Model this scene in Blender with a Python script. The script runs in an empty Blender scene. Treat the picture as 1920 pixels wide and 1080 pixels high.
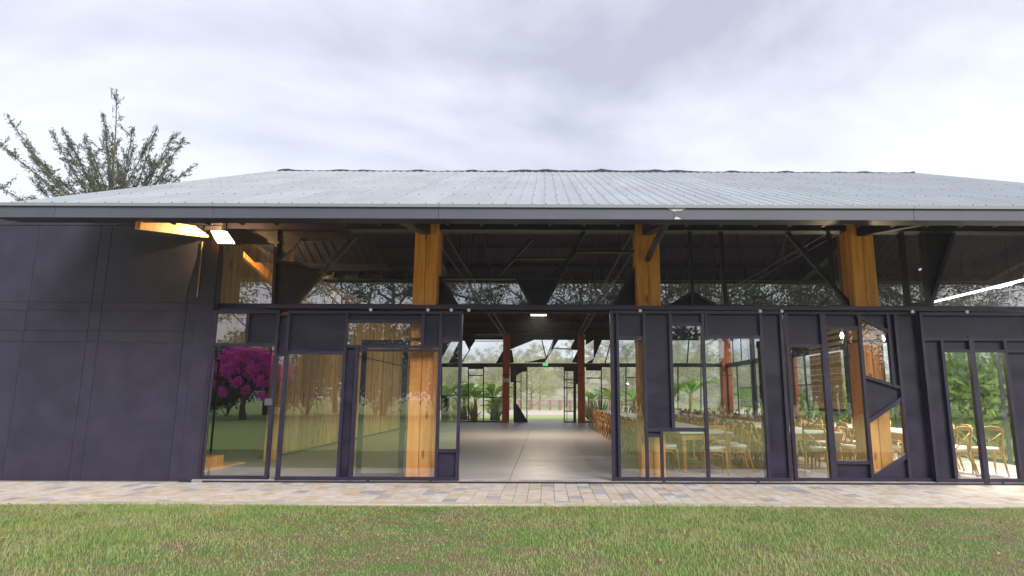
import bpy, math, random, json
import numpy as np
from mathutils import Matrix, Vector

rnd = random.Random(7)
NR = np.random.RandomState(11)
SC = bpy.context.scene
COL = SC.collection
R = math.radians

# ------------------------------------------------------------------ camera
cam = bpy.data.cameras.new("camera")
camo = bpy.data.objects.new("camera", cam)
COL.objects.link(camo)
SC.camera = camo
cam.sensor_width = 36.0
cam.lens = 36.0 * 1155.0 / 1920.0
cam.shift_x = (960 - 1022) / 1920.0
cam.clip_start = 0.1
cam.clip_end = 2000
CAM_H = 1.45
camo.matrix_world = (Matrix.Translation((0, 0, CAM_H)) @ Matrix.Rotation(R(100), 4, 'X') @ Matrix.Rotation(R(0.2), 4, 'Z'))

# ------------------------------------------------------------------ world
SUN_EL, SUN_AZ = R(32), R(150)          # high, behind the camera, veiled by cloud
SC.world = bpy.data.worlds.new("World")
W = SC.world
W.use_nodes = True
nt = W.node_tree
nt.nodes.clear()
def wn(t, **k):
    n = nt.nodes.new(t)
    for a, b in k.items(): setattr(n, a, b)
    return n
out = wn('ShaderNodeOutputWorld'); bg = wn('ShaderNodeBackground')
sky = wn('ShaderNodeTexSky', sky_type='NISHITA'); sky.sun_disc = False
sky.sun_elevation = SUN_EL; sky.sun_rotation = SUN_AZ
sky.air_density = 1.0; sky.dust_density = 2.0
tc = wn('ShaderNodeTexCoord'); sep = wn('ShaderNodeSeparateXYZ')
nt.links.new(tc.outputs['Generated'], sep.inputs[0])
zz = wn('ShaderNodeMath', operation='MAXIMUM'); zz.inputs[1].default_value = 0.0
nt.links.new(sep.outputs[2], zz.inputs[0])
z2 = wn('ShaderNodeMath', operation='ADD'); z2.inputs[1].default_value = 0.36
nt.links.new(zz.outputs[0], z2.inputs[0])
dx = wn('ShaderNodeMath', operation='DIVIDE'); dy = wn('ShaderNodeMath', operation='DIVIDE')
nt.links.new(sep.outputs[0], dx.inputs[0]); nt.links.new(z2.outputs[0], dx.inputs[1])
nt.links.new(sep.outputs[1], dy.inputs[0]); nt.links.new(z2.outputs[0], dy.inputs[1])
cb = wn('ShaderNodeCombineXYZ'); nt.links.new(dx.outputs[0], cb.inputs[0]); nt.links.new(dy.outputs[0], cb.inputs[1])
mp = wn('ShaderNodeMapping'); mp.inputs['Rotation'].default_value = (0, 0, R(35)); mp.inputs['Scale'].default_value = (0.8, 1.0, 1)
mp.inputs['Location'].default_value = (1.3, 0.7, 0)
nt.links.new(cb.outputs[0], mp.inputs[0])
nz = wn('ShaderNodeTexNoise'); nz.inputs['Scale'].default_value = 1.1; nz.inputs['Detail'].default_value = 9
nz.inputs['Roughness'].default_value = 0.57; nz.inputs['Distortion'].default_value = 0.5
nt.links.new(mp.outputs[0], nz.inputs['Vector'])
cr = wn('ShaderNodeValToRGB')
cr.color_ramp.elements[0].position = 0.36; cr.color_ramp.elements[0].color = (0.37, 0.38, 0.47, 1)
cr.color_ramp.elements[1].position = 0.62; cr.color_ramp.elements[1].color = (0.80, 0.83, 0.89, 1)
nt.links.new(nz.outputs['Fac'], cr.inputs[0])
vm = wn('ShaderNodeVectorMath', operation='SCALE'); vm.inputs['Scale'].default_value = 7.15
nt.links.new(cr.outputs[0], vm.inputs[0])
mx = wn('ShaderNodeMix', data_type='RGBA'); mx.inputs['Factor'].default_value = 0.88
nt.links.new(sky.outputs[0], mx.inputs['A']); nt.links.new(vm.outputs[0], mx.inputs['B'])
nt.links.new(mx.outputs['Result'], bg.inputs['Color'])
bg.inputs['Strength'].default_value = 0.10
nt.links.new(bg.outputs[0], out.inputs[0])

# ------------------------------------------------------------------ sun, exposure, render
sd = bpy.data.lights.new("sun", 'SUN'); sd.energy = 1.5; sd.angle = R(28); sd.color = (1.0, 0.965, 0.92)
so = bpy.data.objects.new("sun", sd); COL.objects.link(so)
so.rotation_euler = Vector((-math.sin(SUN_AZ) * math.cos(SUN_EL), -math.cos(SUN_AZ) * math.cos(SUN_EL), -math.sin(SUN_EL))).to_track_quat('-Z', 'Y').to_euler()
SC.view_settings.view_transform = 'Standard'
SC.view_settings.look = 'None'
SC.view_settings.gamma = 1
SC.view_settings.use_curve_mapping = False
SC.view_settings.exposure = 1.2
SC.render.engine = 'CYCLES'
SC.cycles.use_denoising = True
SC.cycles.max_bounces = 9
SC.cycles.diffuse_bounces = 4
SC.cycles.glossy_bounces = 4
SC.cycles.transmission_bounces = 4
SC.cycles.transparent_max_bounces = 32
SC.cycles.sample_clamp_indirect = 6
SC.cycles.caustics_reflective = False
SC.cycles.caustics_refractive = False

# ------------------------------------------------------------------ materials
def srgb(r, g, b): return tuple(((c / 255.0) ** 2.2) for c in (r, g, b))
def mat(name, col, rough=0.6, metal=0.0, col2=None, nscale=3.0, nstretch=(1, 1, 1), bump=0.0, bscale=None, rand=0.0, spec=0.5, knots=0.0,         emit=None, estr=0.0, detail=5, lo=0.35, hi=0.65, rough2=None, trans=0.0):
    m = bpy.data.materials.new(name); m.use_nodes = True
    t = m.node_tree; p = t.nodes['Principled BSDF']
    p.inputs['Roughness'].default_value = rough; p.inputs['Metallic'].default_value = metal
    p.inputs['Specular IOR Level'].default_value = spec
    c = None
    rgb = t.nodes.new('ShaderNodeRGB'); rgb.outputs[0].default_value = (*col, 1); c = rgb.outputs[0]
    co = t.nodes.new('ShaderNodeTexCoord'); mpp = t.nodes.new('ShaderNodeMapping'); mpp.inputs['Scale'].default_value = nstretch
    t.links.new(co.outputs['Object'], mpp.inputs[0])
    oi = t.nodes.new('ShaderNodeObjectInfo')
    if rand:
        ad = t.nodes.new('ShaderNodeVectorMath'); ad.operation = 'ADD'
        sc_ = t.nodes.new('ShaderNodeMath'); sc_.operation = 'MULTIPLY'; sc_.inputs[1].default_value = 37.0
        t.links.new(oi.outputs['Random'], sc_.inputs[0]); t.links.new(sc_.outputs[0], ad.inputs[1]); t.links.new(mpp.outputs[0], ad.inputs[0])
        vec = ad.outputs[0]
    else: vec = mpp.outputs[0]
    no = t.nodes.new('ShaderNodeTexNoise'); no.inputs['Scale'].default_value = nscale; no.inputs['Detail'].default_value = detail
    t.links.new(vec, no.inputs['Vector'])
    if col2 is not None:
        mr = t.nodes.new('ShaderNodeMapRange'); mr.inputs[1].default_value = lo; mr.inputs[2].default_value = hi
        t.links.new(no.outputs['Fac'], mr.inputs[0])
        mi = t.nodes.new('ShaderNodeMix'); mi.data_type = 'RGBA'; mi.inputs['B'].default_value = (*col2, 1)
        t.links.new(mr.outputs[0], mi.inputs['Factor']); t.links.new(c, mi.inputs['A']); c = mi.outputs['Result']
        if rough2 is not None:
            m2 = t.nodes.new('ShaderNodeMapRange'); m2.inputs[1].default_value = lo; m2.inputs[2].default_value = hi
            m2.inputs[3].default_value = rough; m2.inputs[4].default_value = rough2
            t.links.new(no.outputs['Fac'], m2.inputs[0]); t.links.new(m2.outputs[0], p.inputs['Roughness'])
    if knots:
        mk = t.nodes.new('ShaderNodeMapping'); mk.inputs['Scale'].default_value = (4.5, 4.5, 1.6)
        t.links.new(co.outputs['Object'], mk.inputs[0])
        av = t.nodes.new('ShaderNodeVectorMath'); av.operation = 'ADD'; sk = t.nodes.new('ShaderNodeMath'); sk.operation = 'MULTIPLY'; sk.inputs[1].default_value = 91.0
        t.links.new(oi.outputs['Random'], sk.inputs[0]); t.links.new(sk.outputs[0], av.inputs[1]); t.links.new(mk.outputs[0], av.inputs[0])
        nd = t.nodes.new('ShaderNodeMix'); nd.data_type = 'RGBA'; nd.blend_type = 'ADD'; nd.inputs['Factor'].default_value = .35
        t.links.new(av.outputs[0], nd.inputs['A']); t.links.new(no.outputs['Color'], nd.inputs['B'])
        vo = t.nodes.new('ShaderNodeTexVoronoi'); vo.inputs['Scale'].default_value = 1.0; t.links.new(nd.outputs['Result'], vo.inputs['Vector'])
        mk2 = t.nodes.new('ShaderNodeMapRange'); mk2.inputs[1].default_value = knots; mk2.inputs[2].default_value = knots * 2.0; mk2.inputs[3].default_value = .8; mk2.inputs[4].default_value = 0
        t.links.new(vo.outputs['Distance'], mk2.inputs[0])
        mn = t.nodes.new('ShaderNodeMix'); mn.data_type = 'RGBA'; mn.inputs['B'].default_value = (col2[0] * .3, col2[1] * .25, col2[2] * .3, 1)
        t.links.new(mk2.outputs[0], mn.inputs['Factor']); t.links.new(c, mn.inputs['A']); c = mn.outputs['Result']
    if rand:
        hs = t.nodes.new('ShaderNodeHueSaturation')
        m3 = t.nodes.new('ShaderNodeMapRange'); m3.inputs[3].default_value = 1 - rand; m3.inputs[4].default_value = 1 + rand
        t.links.new(oi.outputs['Random'], m3.inputs[0]); t.links.new(m3.outputs[0], hs.inputs['Value'])
        t.links.new(c, hs.inputs['Color']); c = hs.outputs[0]
    t.links.new(c, p.inputs['Base Color'])
    if bump:
        bn = t.nodes.new('ShaderNodeTexNoise'); bn.inputs['Scale'].default_value = bscale or nscale * 4; bn.inputs['Detail'].default_value = 6
        t.links.new(vec, bn.inputs['Vector'])
        bp = t.nodes.new('ShaderNodeBump'); bp.inputs['Strength'].default_value = bump; bp.inputs['Distance'].default_value = 0.02
        t.links.new(bn.outputs['Fac'], bp.inputs['Height']); t.links.new(bp.outputs[0], p.inputs['Normal'])
    if emit is not None:
        p.inputs['Emission Color'].default_value = (*emit, 1); p.inputs['Emission Strength'].default_value = estr
    if trans:
        # leaves let some light through
        tl = t.nodes.new('ShaderNodeBsdfTranslucent'); ms = t.nodes.new('ShaderNodeMixShader'); ms.inputs[0].default_value = trans
        t.links.new(c, tl.inputs[0]); o = t.nodes['Material Output']
        t.links.new(p.outputs[0], ms.inputs[1]); t.links.new(tl.outputs[0], ms.inputs[2]); t.links.new(ms.outputs[0], o.inputs[0])
    return m

def glass_mat(name, base, tint):
    m = bpy.data.materials.new(name); m.use_nodes = True; t = m.node_tree; t.nodes.clear()
    o = t.nodes.new('ShaderNodeOutputMaterial'); g = t.nodes.new('ShaderNodeBsdfGlossy'); g.inputs['Roughness'].default_value = 0.0
    g.inputs['Color'].default_value = (0.92, 0.95, 0.97, 1)
    tr = t.nodes.new('ShaderNodeBsdfTransparent'); tr.inputs[0].default_value = (*tint, 1)
    lw = t.nodes.new('ShaderNodeLayerWeight'); lw.inputs[0].default_value = .5
    pw_ = t.nodes.new('ShaderNodeMath'); pw_.operation = 'POWER'; pw_.inputs[1].default_value = 5; t.links.new(lw.outputs['Facing'], pw_.inputs[0])
    ad = t.nodes.new('ShaderNodeMath'); ad.operation = 'MULTIPLY_ADD'; ad.inputs[1].default_value = .9; ad.inputs[2].default_value = base + .035; ad.use_clamp = True
    t.links.new(pw_.outputs[0], ad.inputs[0])
    co = t.nodes.new('ShaderNodeTexCoord'); no = t.nodes.new('ShaderNodeTexNoise'); no.inputs['Scale'].default_value = 0.9; no.inputs['Detail'].default_value = 1
    t.links.new(co.outputs['Object'], no.inputs['Vector'])
    bp = t.nodes.new('ShaderNodeBump'); bp.inputs['Strength'].default_value = 0.12; bp.inputs['Distance'].default_value = 0.02
    t.links.new(no.outputs['Fac'], bp.inputs['Height']); t.links.new(bp.outputs[0], g.inputs['Normal'])
    mx_ = t.nodes.new('ShaderNodeMixShader')
    t.links.new(ad.outputs[0], mx_.inputs[0]); t.links.new(tr.outputs[0], mx_.inputs[1]); t.links.new(g.outputs[0], mx_.inputs[2])
    t.links.new(mx_.outputs[0], o.inputs[0])
    return m

M = {}
M['steel'] = mat('dark_steel', (0.031, 0.025, 0.056), 0.45, 0.0, (0.018, 0.014, 0.033), 2.5, bump=0.05, spec=0.4)
M['steel_panel'] = mat('steel_sheet', (0.026, 0.021, 0.048), 0.55, 0.0, (0.012, 0.010, 0.025), 1.6, (1, 1, 2.2), bump=0.05, rand=0.08, spec=0.35, rough2=0.4)
M['black'] = mat('black_steel', (0.02, 0.02, 0.03), 0.5, 0, (0.03, 0.028, 0.04), 2)
M['render'] = mat('dark_cement_board', (0.033, 0.028, 0.057), 0.75, 0, (0.021, 0.018, 0.039), 2.2, bump=0.08, bscale=25, rand=0.02)
M['glass'] = glass_mat('window_glass', 0.105, (0.97, 0.99, 0.98))
M['glass_up'] = glass_mat('upper_window_glass', 0.15, (0.96, 0.98, 0.98))
M['glass_far'] = glass_mat('window_glass_far', 0.0, (0.97, 0.99, 0.98))
M['oak'] = mat('golden_timber', (0.92, 0.38, 0.105), 0.6, 0, (0.66, 0.22, 0.05), 2.2, (6, 6, 0.5), bump=0.12, bscale=14, rand=0.16, lo=0.4, hi=0.72, knots=.085)
M['red_timber'] = mat('red_toned_timber', (0.52, 0.13, 0.035), 0.6, 0, (0.34, 0.08, 0.025), 2.2, (6, 6, 0.5), bump=0.1, rand=0.1)  # reddening from automatic colour, put into the rear columns' base colour
M['plank'] = mat('weathered_plank', (0.84, 0.56, 0.28), 0.7, 0, (0.62, 0.38, 0.18), 2.2, (4, 4, 0.4), bump=0.2, bscale=16, rand=0.28, lo=0.38, hi=0.68, knots=.1)
M['chairwood'] = mat('chair_wood', (0.56, 0.29, 0.085), 0.45, 0, (0.40, 0.18, 0.05), 4, (1, 1, 0.4), rand=0.12)
M['cushion'] = mat('cushion_fabric', (0.66, 0.65, 0.62), 0.9, bump=0.1, nscale=8)
M['tabletop'] = mat('white_tabletop', (0.75, 0.75, 0.74), 0.35)
M['floor'] = mat('polished_concrete', (0.52, 0.48, 0.46), 0.5, 0, (0.42, 0.39, 0.385), 0.7, (.6, 2.6, 1), bump=0.04, bscale=5, rand=0.04, rough2=0.33, detail=7)
M['concrete'] = mat('bare_concrete', (0.42, 0.36, 0.34), 0.85, 0, (0.30, 0.26, 0.25), 3, bump=0.3, bscale=30)
M['kerb'] = mat('pale_kerb', (0.62, 0.55, 0.46), 0.85, 0, (0.52, 0.45, 0.38), 4, bump=0.2, bscale=40)
M['roof'] = mat('galvanised_roofing', (0.41, 0.44, 0.455), 0.55, 0.1, (0.35, 0.375, 0.39), 0.9, (1, 0.4, 1), rand=0.05)
M['dark_sheet'] = mat('dark_sheeting', (0.032, 0.028, 0.048), 0.8)  # dark tone stands in for the low light under the roof
M['gutter'] = mat('grey_gutter', (0.095, 0.092, 0.135), 0.5, 0, (0.075, 0.077, 0.11), 0.8, rand=0.05)
M['gutter_lip'] = mat('pale_gutter_lip', (0.25, 0.25, 0.30), 0.5)
M['screw'] = mat('screw', (0.10, 0.10, 0.12), 0.5, 0.3)
M['ridge'] = mat('ridge_closure', (0.02, 0.024, 0.03), 0.7)
M['chip'] = mat('chipped_paint', (0.6, 0.6, 0.58), 0.7)
M['white'] = mat('white_paint', (0.7, 0.7, 0.7), 0.5)
M['soil'] = mat('soil', (0.17, 0.12, 0.07), 0.95, 0, (0.10, 0.15, 0.04), 3.0, bump=0.6, bscale=30, lo=0.45, hi=0.55)
M['lawn'] = mat('lawn', (0.28, 0.38, 0.08), 0.9, 0, (0.34, 0.36, 0.12), 0.5, bump=0.8, bscale=30, lo=0.4, hi=0.7)
M['lawn_far'] = mat('brightened_lawn', (0.42, 0.52, 0.18), 0.9, 0, (0.50, 0.50, 0.24), 0.5, bump=0.5, bscale=20)  # lawn copy with the overexposed brightness behind the hall put into its colour
M['path'] = mat('pale_gravel_path', (0.72, 0.62, 0.57), 0.9, 0, (0.62, 0.53, 0.48), 1.5)
M['hill'] = mat('washed_out_hillside', (0.42, 0.43, 0.24), 0.95, 0, (0.46, 0.41, 0.30), 0.15)  # pale tone puts the washed-out glare over the distance into the colour
M['brick'] = mat('red_brick', (0.34, 0.19, 0.15), 0.85, 0, (0.28, 0.14, 0.11), 20)
M['bark'] = mat('bark', (0.16, 0.12, 0.09), 0.9, 0, (0.09, 0.065, 0.05), 6, (2, 2, 0.5), bump=0.5)
M['palebark'] = mat('pale_bark', (0.34, 0.28, 0.22), 0.9, 0, (0.22, 0.17, 0.13), 4, (2, 2, 0.5), bump=0.4)
M['leaf'] = mat('leaf_dark', (0.045, 0.07, 0.025), 0.6, 0, (0.08, 0.09, 0.035), 0.6, rand=0.15, trans=0.3)
M['leaf_olive'] = mat('leaf_olive', (0.36, 0.38, 0.17), 0.7, 0, (0.44, 0.41, 0.24), 0.35, rand=0.18, trans=0.35)
M['leaf_grey'] = mat('leaf_grey', (0.44, 0.42, 0.31), 0.75, 0, (0.36, 0.38, 0.23), 0.35, rand=0.18, trans=0.35)
M['leaf_bright'] = mat('leaf_bright', (0.34, 0.55, 0.09), 0.45, 0, (0.22, 0.38, 0.07), 1.5, rand=0.2, trans=0.4)
M['leaf_mid'] = mat('leaf_mid', (0.26, 0.46, 0.09), 0.45, 0, (0.46, 0.60, 0.14), 1.2, rand=0.2, trans=0.35)
M['leaf_blue'] = mat('leaf_bluegreen', (0.26, 0.36, 0.20), 0.6, 0, (0.32, 0.40, 0.16), 1.5, rand=0.15, trans=0.3)
M['leaf_yellow'] = mat('leaf_yellow', (0.42, 0.42, 0.05), 0.6, 0, (0.30, 0.36, 0.05), 1.2, trans=0.4)
M['leaf_far'] = mat('leaf_behind_roof', (0.075, 0.095, 0.06), 0.7, 0, (0.10, 0.12, 0.055), 0.4, trans=0.25)
M['magenta'] = mat('magenta_bracts', (0.95, 0.08, 0.70), 0.7, 0, (0.85, 0.04, 0.60), 1.0, trans=0.3)
M['orange_flower'] = mat('orange_flower', (0.7, 0.30, 0.03), 0.6)
M['dry'] = mat('dry_stalks', (0.42, 0.30, 0.13), 0.8, 0, (0.30, 0.17, 0.08), 6, rand=0.1)
M['lampglow'] = mat('lamp_glow', (1, 0.9, 0.6), 0.5, emit=(1.0, 0.80, 0.42), estr=26)
M['tubeglow'] = mat('tube_glow', (1, 1, 0.9), 0.5, emit=(1.0, 0.93, 0.72), estr=1.6)
M['ledglow'] = mat('led_glow', (1, 1, 1), 0.5, emit=(0.95, 1.0, 1.0), estr=3.0)
M['bulbglow'] = mat('bulb_glow', (1, 0.9, 0.7), 0.5, emit=(1.0, 0.85, 0.55), estr=3.0)
M['exit'] = mat('exit_green', (0.05, 0.45, 0.15), 0.5, emit=(0.08, 0.65, 0.25), estr=0.6)
M['paver'] = None
def paver_mat():
    m = bpy.data.materials.new('sandstone_paver'); m.use_nodes = True; t = m.node_tree; p = t.nodes['Principled BSDF']
    at = t.nodes.new('ShaderNodeAttribute'); at.attribute_name = 'tone'
    oi = t.nodes.new('ShaderNodeObjectInfo'); ad = t.nodes.new('ShaderNodeMath'); ad.operation = 'ADD'
    t.links.new(at.outputs['Fac'], ad.inputs[0]); t.links.new(oi.outputs['Random'], ad.inputs[1])
    fr = t.nodes.new('ShaderNodeMath'); fr.operation = 'FRACT'; t.links.new(ad.outputs[0], fr.inputs[0])
    r = t.nodes.new('ShaderNodeValToRGB'); r.color_ramp.interpolation = 'CONSTANT'
    cols = [(0, (0.66, 0.56, 0.45)), (0.22, (0.68, 0.61, 0.55)), (0.45, (0.65, 0.53, 0.39)), (0.58, (0.70, 0.65, 0.59)), (0.78, (0.48, 0.45, 0.47)), (0.85, (0.67, 0.60, 0.53)), (0.95, (0.43, 0.40, 0.42))]
    e = r.color_ramp.elements
    e[0].position = 0; e[0].color = (*cols[0][1], 1); e[1].position = cols[1][0]; e[1].color = (*cols[1][1], 1)
    for q, c in cols[2:]:
        x = e.new(q); x.color = (*c, 1)
    t.links.new(fr.outputs[0], r.inputs[0])
    co = t.nodes.new('ShaderNodeTexCoord'); no = t.nodes.new('ShaderNodeTexNoise'); no.inputs['Scale'].default_value = 9; no.inputs['Detail'].default_value = 6
    ge = t.nodes.new('ShaderNodeNewGeometry')
    t.links.new(ge.outputs['Position'], no.inputs['Vector'])
    mr = t.nodes.new('ShaderNodeMapRange'); mr.inputs[1].default_value = 0.3; mr.inputs[2].default_value = 0.7; mr.inputs[3].default_value = 0.82; mr.inputs[4].default_value = 1.12
    t.links.new(no.outputs['Fac'], mr.inputs[0])
    hs = t.nodes.new('ShaderNodeHueSaturation'); t.links.new(r.outputs[0], hs.inputs['Color']); t.links.new(mr.outputs[0], hs.inputs['Value'])
    t.links.new(hs.outputs[0], p.inputs['Base Color']); p.inputs['Roughness'].default_value = 0.85
    n2 = t.nodes.new('ShaderNodeTexNoise'); n2.inputs['Scale'].default_value = 60; t.links.new(ge.outputs['Position'], n2.inputs['Vector'])
    bp = t.nodes.new('ShaderNodeBump'); bp.inputs['Strength'].default_value = 0.25; bp.inputs['Distance'].default_value = 0.01
    t.links.new(n2.outputs['Fac'], bp.inputs['Height']); t.links.new(bp.outputs[0], p.inputs['Normal'])
    return m
M['paver'] = paver_mat()

# ------------------------------------------------------------------ mesh helpers
class MB:
    def __init__(s): s.v = []; s.f = []
    def add(s, vs, fs):
        o = len(s.v); s.v += [tuple(p) for p in vs]; s.f += [tuple(i + o for i in f) for f in fs]; return s
    def box(s, x0, x1, y0, y1, z0, z1):
        return s.add([(x0, y0, z0), (x1, y0, z0), (x1, y1, z0), (x0, y1, z0), (x0, y0, z1), (x1, y0, z1), (x1, y1, z1), (x0, y1, z1)],
                     [(0, 3, 2, 1), (4, 5, 6, 7), (0, 1, 5, 4), (1, 2, 6, 5), (2, 3, 7, 6), (3, 0, 4, 7)])
    def cbox(s, x0, x1, y0, y1, z0, z1, c=0.006):
        """box with chamfered vertical and top edges"""
        a = [(x0 + c, y0), (x1 - c, y0), (x1, y0 + c), (x1, y1 - c), (x1 - c, y1), (x0 + c, y1), (x0, y1 - c), (x0, y0 + c)]
        cx, cy = (x0 + x1) / 2, (y0 + y1) / 2
        vs = [(x, y, z0) for x, y in a] + [(x, y, z1 - c) for x, y in a] + [(x + (c if x < cx else -c), y + (c if y < cy else -c), z1) for x, y in a]
        fs = [tuple(range(7, -1, -1)), tuple(range(16, 24))]
        for k in range(8):
            j = (k + 1) % 8
            fs += [(k, j, j + 8, k + 8), (k + 8, j + 8, j + 16, k + 16)]
        return s.add(vs, fs)
    def poly(s, pts, y0, y1):
        """polygon of (x, z), extruded between y0 and y1"""
        n = len(pts)
        ar = sum(pts[i][0] * pts[(i + 1) % n][1] - pts[(i + 1) % n][0] * pts[i][1] for i in range(n))
        if ar < 0: pts = pts[::-1]
        return s.add([(x, y0, z) for x, z in pts] + [(x, y1, z) for x, z in pts],
                     [tuple(range(n)), tuple(range(2 * n - 1, n - 1, -1))] + [(i, i + n, (i + 1) % n + n, (i + 1) % n) for i in range(n)])
    def bar(s, x0, z0, x1, z1, w, y0, y1, ext=True):
        """straight bar in the XZ plane"""
        dx, dz = x1 - x0, z1 - z0; l = math.hypot(dx, dz)
        ux, uz = dx / l, dz / l; nx, nz = -uz * w / 2, ux * w / 2
        e = w / 2 if ext else 0
        x0 -= ux * e; z0 -= uz * e; x1 += ux * e; z1 += uz * e
        return s.poly([(x0 - nx, z0 - nz), (x1 - nx, z1 - nz), (x1 + nx, z1 + nz), (x0 + nx, z0 + nz)], y0, y1)
    def tube(s, pts, rad, n=7, cap=True, flat=1.0):
        pts = [Vector(p) for p in pts]; m = len(pts)
        if not hasattr(rad, '__len__'): rad = [rad] * m
        up = Vector((0.03, 0.05, 1))
        o = len(s.v); vs = []; a = None
        for i, p in enumerate(pts):
            d = (pts[min(i + 1, m - 1)] - pts[max(i - 1, 0)]).normalized()
            if a is None:
                a = d.cross(up)
                if a.length < 1e-2: a = d.cross(Vector((1, 0, 0.02)))
            a = (a - d * a.dot(d)).normalized(); b = d.cross(a)
            for k in range(n):
                t = 2 * math.pi * k / n
                vs.append(p + a * math.cos(t) * rad[i] + b * math.sin(t) * rad[i] * flat)
        fs = []
        for i in range(m - 1):
            for k in range(n):
                j = (k + 1) % n
                fs.append((i * n + k, i * n + j, (i + 1) * n + j, (i + 1) * n + k))
        if cap: fs += [tuple(range(n - 1, -1, -1)), tuple(range((m - 1) * n, m * n))]
        return s.add(vs, fs)
    def lathe(s, prof, cx=0, cy=0, n=12):
        vs = []; fs = []
        for r, z in prof:
            for k in range(n):
                t = 2 * math.pi * k / n; vs.append((cx + r * math.cos(t), cy + r * math.sin(t), z))
        m = len(prof)
        for i in range(m - 1):
            for k in range(n):
                j = (k + 1) % n; fs.append((i * n + k, i * n + j, (i + 1) * n + j, (i + 1) * n + k))
        fs += [tuple(range(n - 1, -1, -1)), tuple(range((m - 1) * n, m * n))]
        return s.add(vs, fs)
    def mesh(s, name, m, smooth=False):
        me = bpy.data.meshes.new(name); me.from_pydata(s.v, [], s.f); (me.materials.append(m) if m else None)
        if smooth: me.shade_smooth()
        me.update(); return me
    def build(s, name, m, parent=None, smooth=False, loc=None):
        return link(name, s.mesh(name, m, smooth), parent, loc)

def link(name, me, parent=None, loc=None):
    o = bpy.data.objects.new(name, me); COL.objects.link(o)
    if parent is not None: o.parent = parent
    if loc is not None: o.location = loc
    return o
def tag(o, label=None, cat=None, group=None, kind=None):
    if label: o['label'] = label
    if cat: o['category'] = cat
    if group: o['group'] = group
    if kind: o['kind'] = kind
    return o
def thing(name, label, cat, loc=(0, 0, 0), rz=0, group=None):
    o = bpy.data.objects.new(name, None); COL.objects.link(o); o.location = loc; o.rotation_euler = (0, 0, rz)
    o.empty_display_size = 0.2
    return tag(o, label, cat, group)
def dup(root, loc, rz=0, label=None, scale=None):
    r = root.copy(); COL.objects.link(r); r.location = loc; r.rotation_euler = (0, 0, rz)
    if scale: r.scale = (scale,) * 3 if not hasattr(scale, '__len__') else scale
    if label: r['label'] = label
    for ch in list(root.children):
        c = ch.copy(); COL.objects.link(c); c.parent = r
        for g in list(ch.children):
            d = g.copy(); COL.objects.link(d); d.parent = c
    return r

def np_mesh(name, V, F, m, nper=4):
    """V (k,3) array, F (n,nper) array"""
    me = bpy.data.meshes.new(name); me.vertices.add(len(V)); me.vertices.foreach_set('co', np.asarray(V, np.float32).ravel())
    n = len(F); me.loops.add(n * nper); me.loops.foreach_set('vertex_index', np.asarray(F, np.int32).ravel())
    me.polygons.add(n); me.polygons.foreach_set('loop_start', np.arange(0, n * nper, nper, dtype=np.int32))
    me.polygons.foreach_set('loop_total', np.full(n, nper, np.int32))
    me.materials.append(m); me.update(calc_edges=True); me.validate(); return me

def leaf_quads(C, D, L, Wd, seed=1):
    """rhombic leaves: centres C, directions D (unit), lengths L, widths Wd"""
    rs = np.random.RandomState(seed); n = len(C)
    q = rs.normal(size=(n, 3)); s = np.cross(D, q); s /= np.linalg.norm(s, axis=1)[:, None] + 1e-9
    L = np.asarray(L)[:, None]; Wd = np.asarray(Wd)[:, None]
    V = np.empty((n, 4, 3)); V[:, 0] = C - D * L / 2; V[:, 1] = C + s * Wd / 2 - D * L * 0.08; V[:, 2] = C + D * L / 2; V[:, 3] = C - s * Wd / 2 - D * L * 0.08
    return V.reshape(-1, 3), np.arange(4 * n).reshape(n, 4)

def cloud(blobs, n, L, Wd, seed=1, shell=0.5, flat=1.0, droop=0.0):
    """leaves scattered through a union of blobs (x,y,z,r); clumped for light and dark"""
    rs = np.random.RandomState(seed); B = np.array(blobs, float)
    w = B[:, 3] ** 2; idx = rs.choice(len(B), n, p=w / w.sum())
    d = rs.normal(size=(n, 3)); d /= np.linalg.norm(d, axis=1)[:, None]
    rr = rs.uniform(shell, 1.0, n) ** 0.7
    # inner twig clumps
    k = max(6, n // 45); cc = rs.normal(size=(k, 3)); cc /= np.linalg.norm(cc, axis=1)[:, None]
    pick = rs.randint(0, k, n)
    dd = cc[pick] * 0.8 + d * 0.42
    C = B[idx, :3] + dd * (rr * B[idx, 3])[:, None] * np.array([1, 1, flat])
    D = d.copy(); D[:, 2] -= droop; D /= np.linalg.norm(D, axis=1)[:, None]
    return leaf_quads(C, D, L * rs.uniform(0.6, 1.3, n), Wd * rs.uniform(0.6, 1.3, n), seed + 5)

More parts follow.
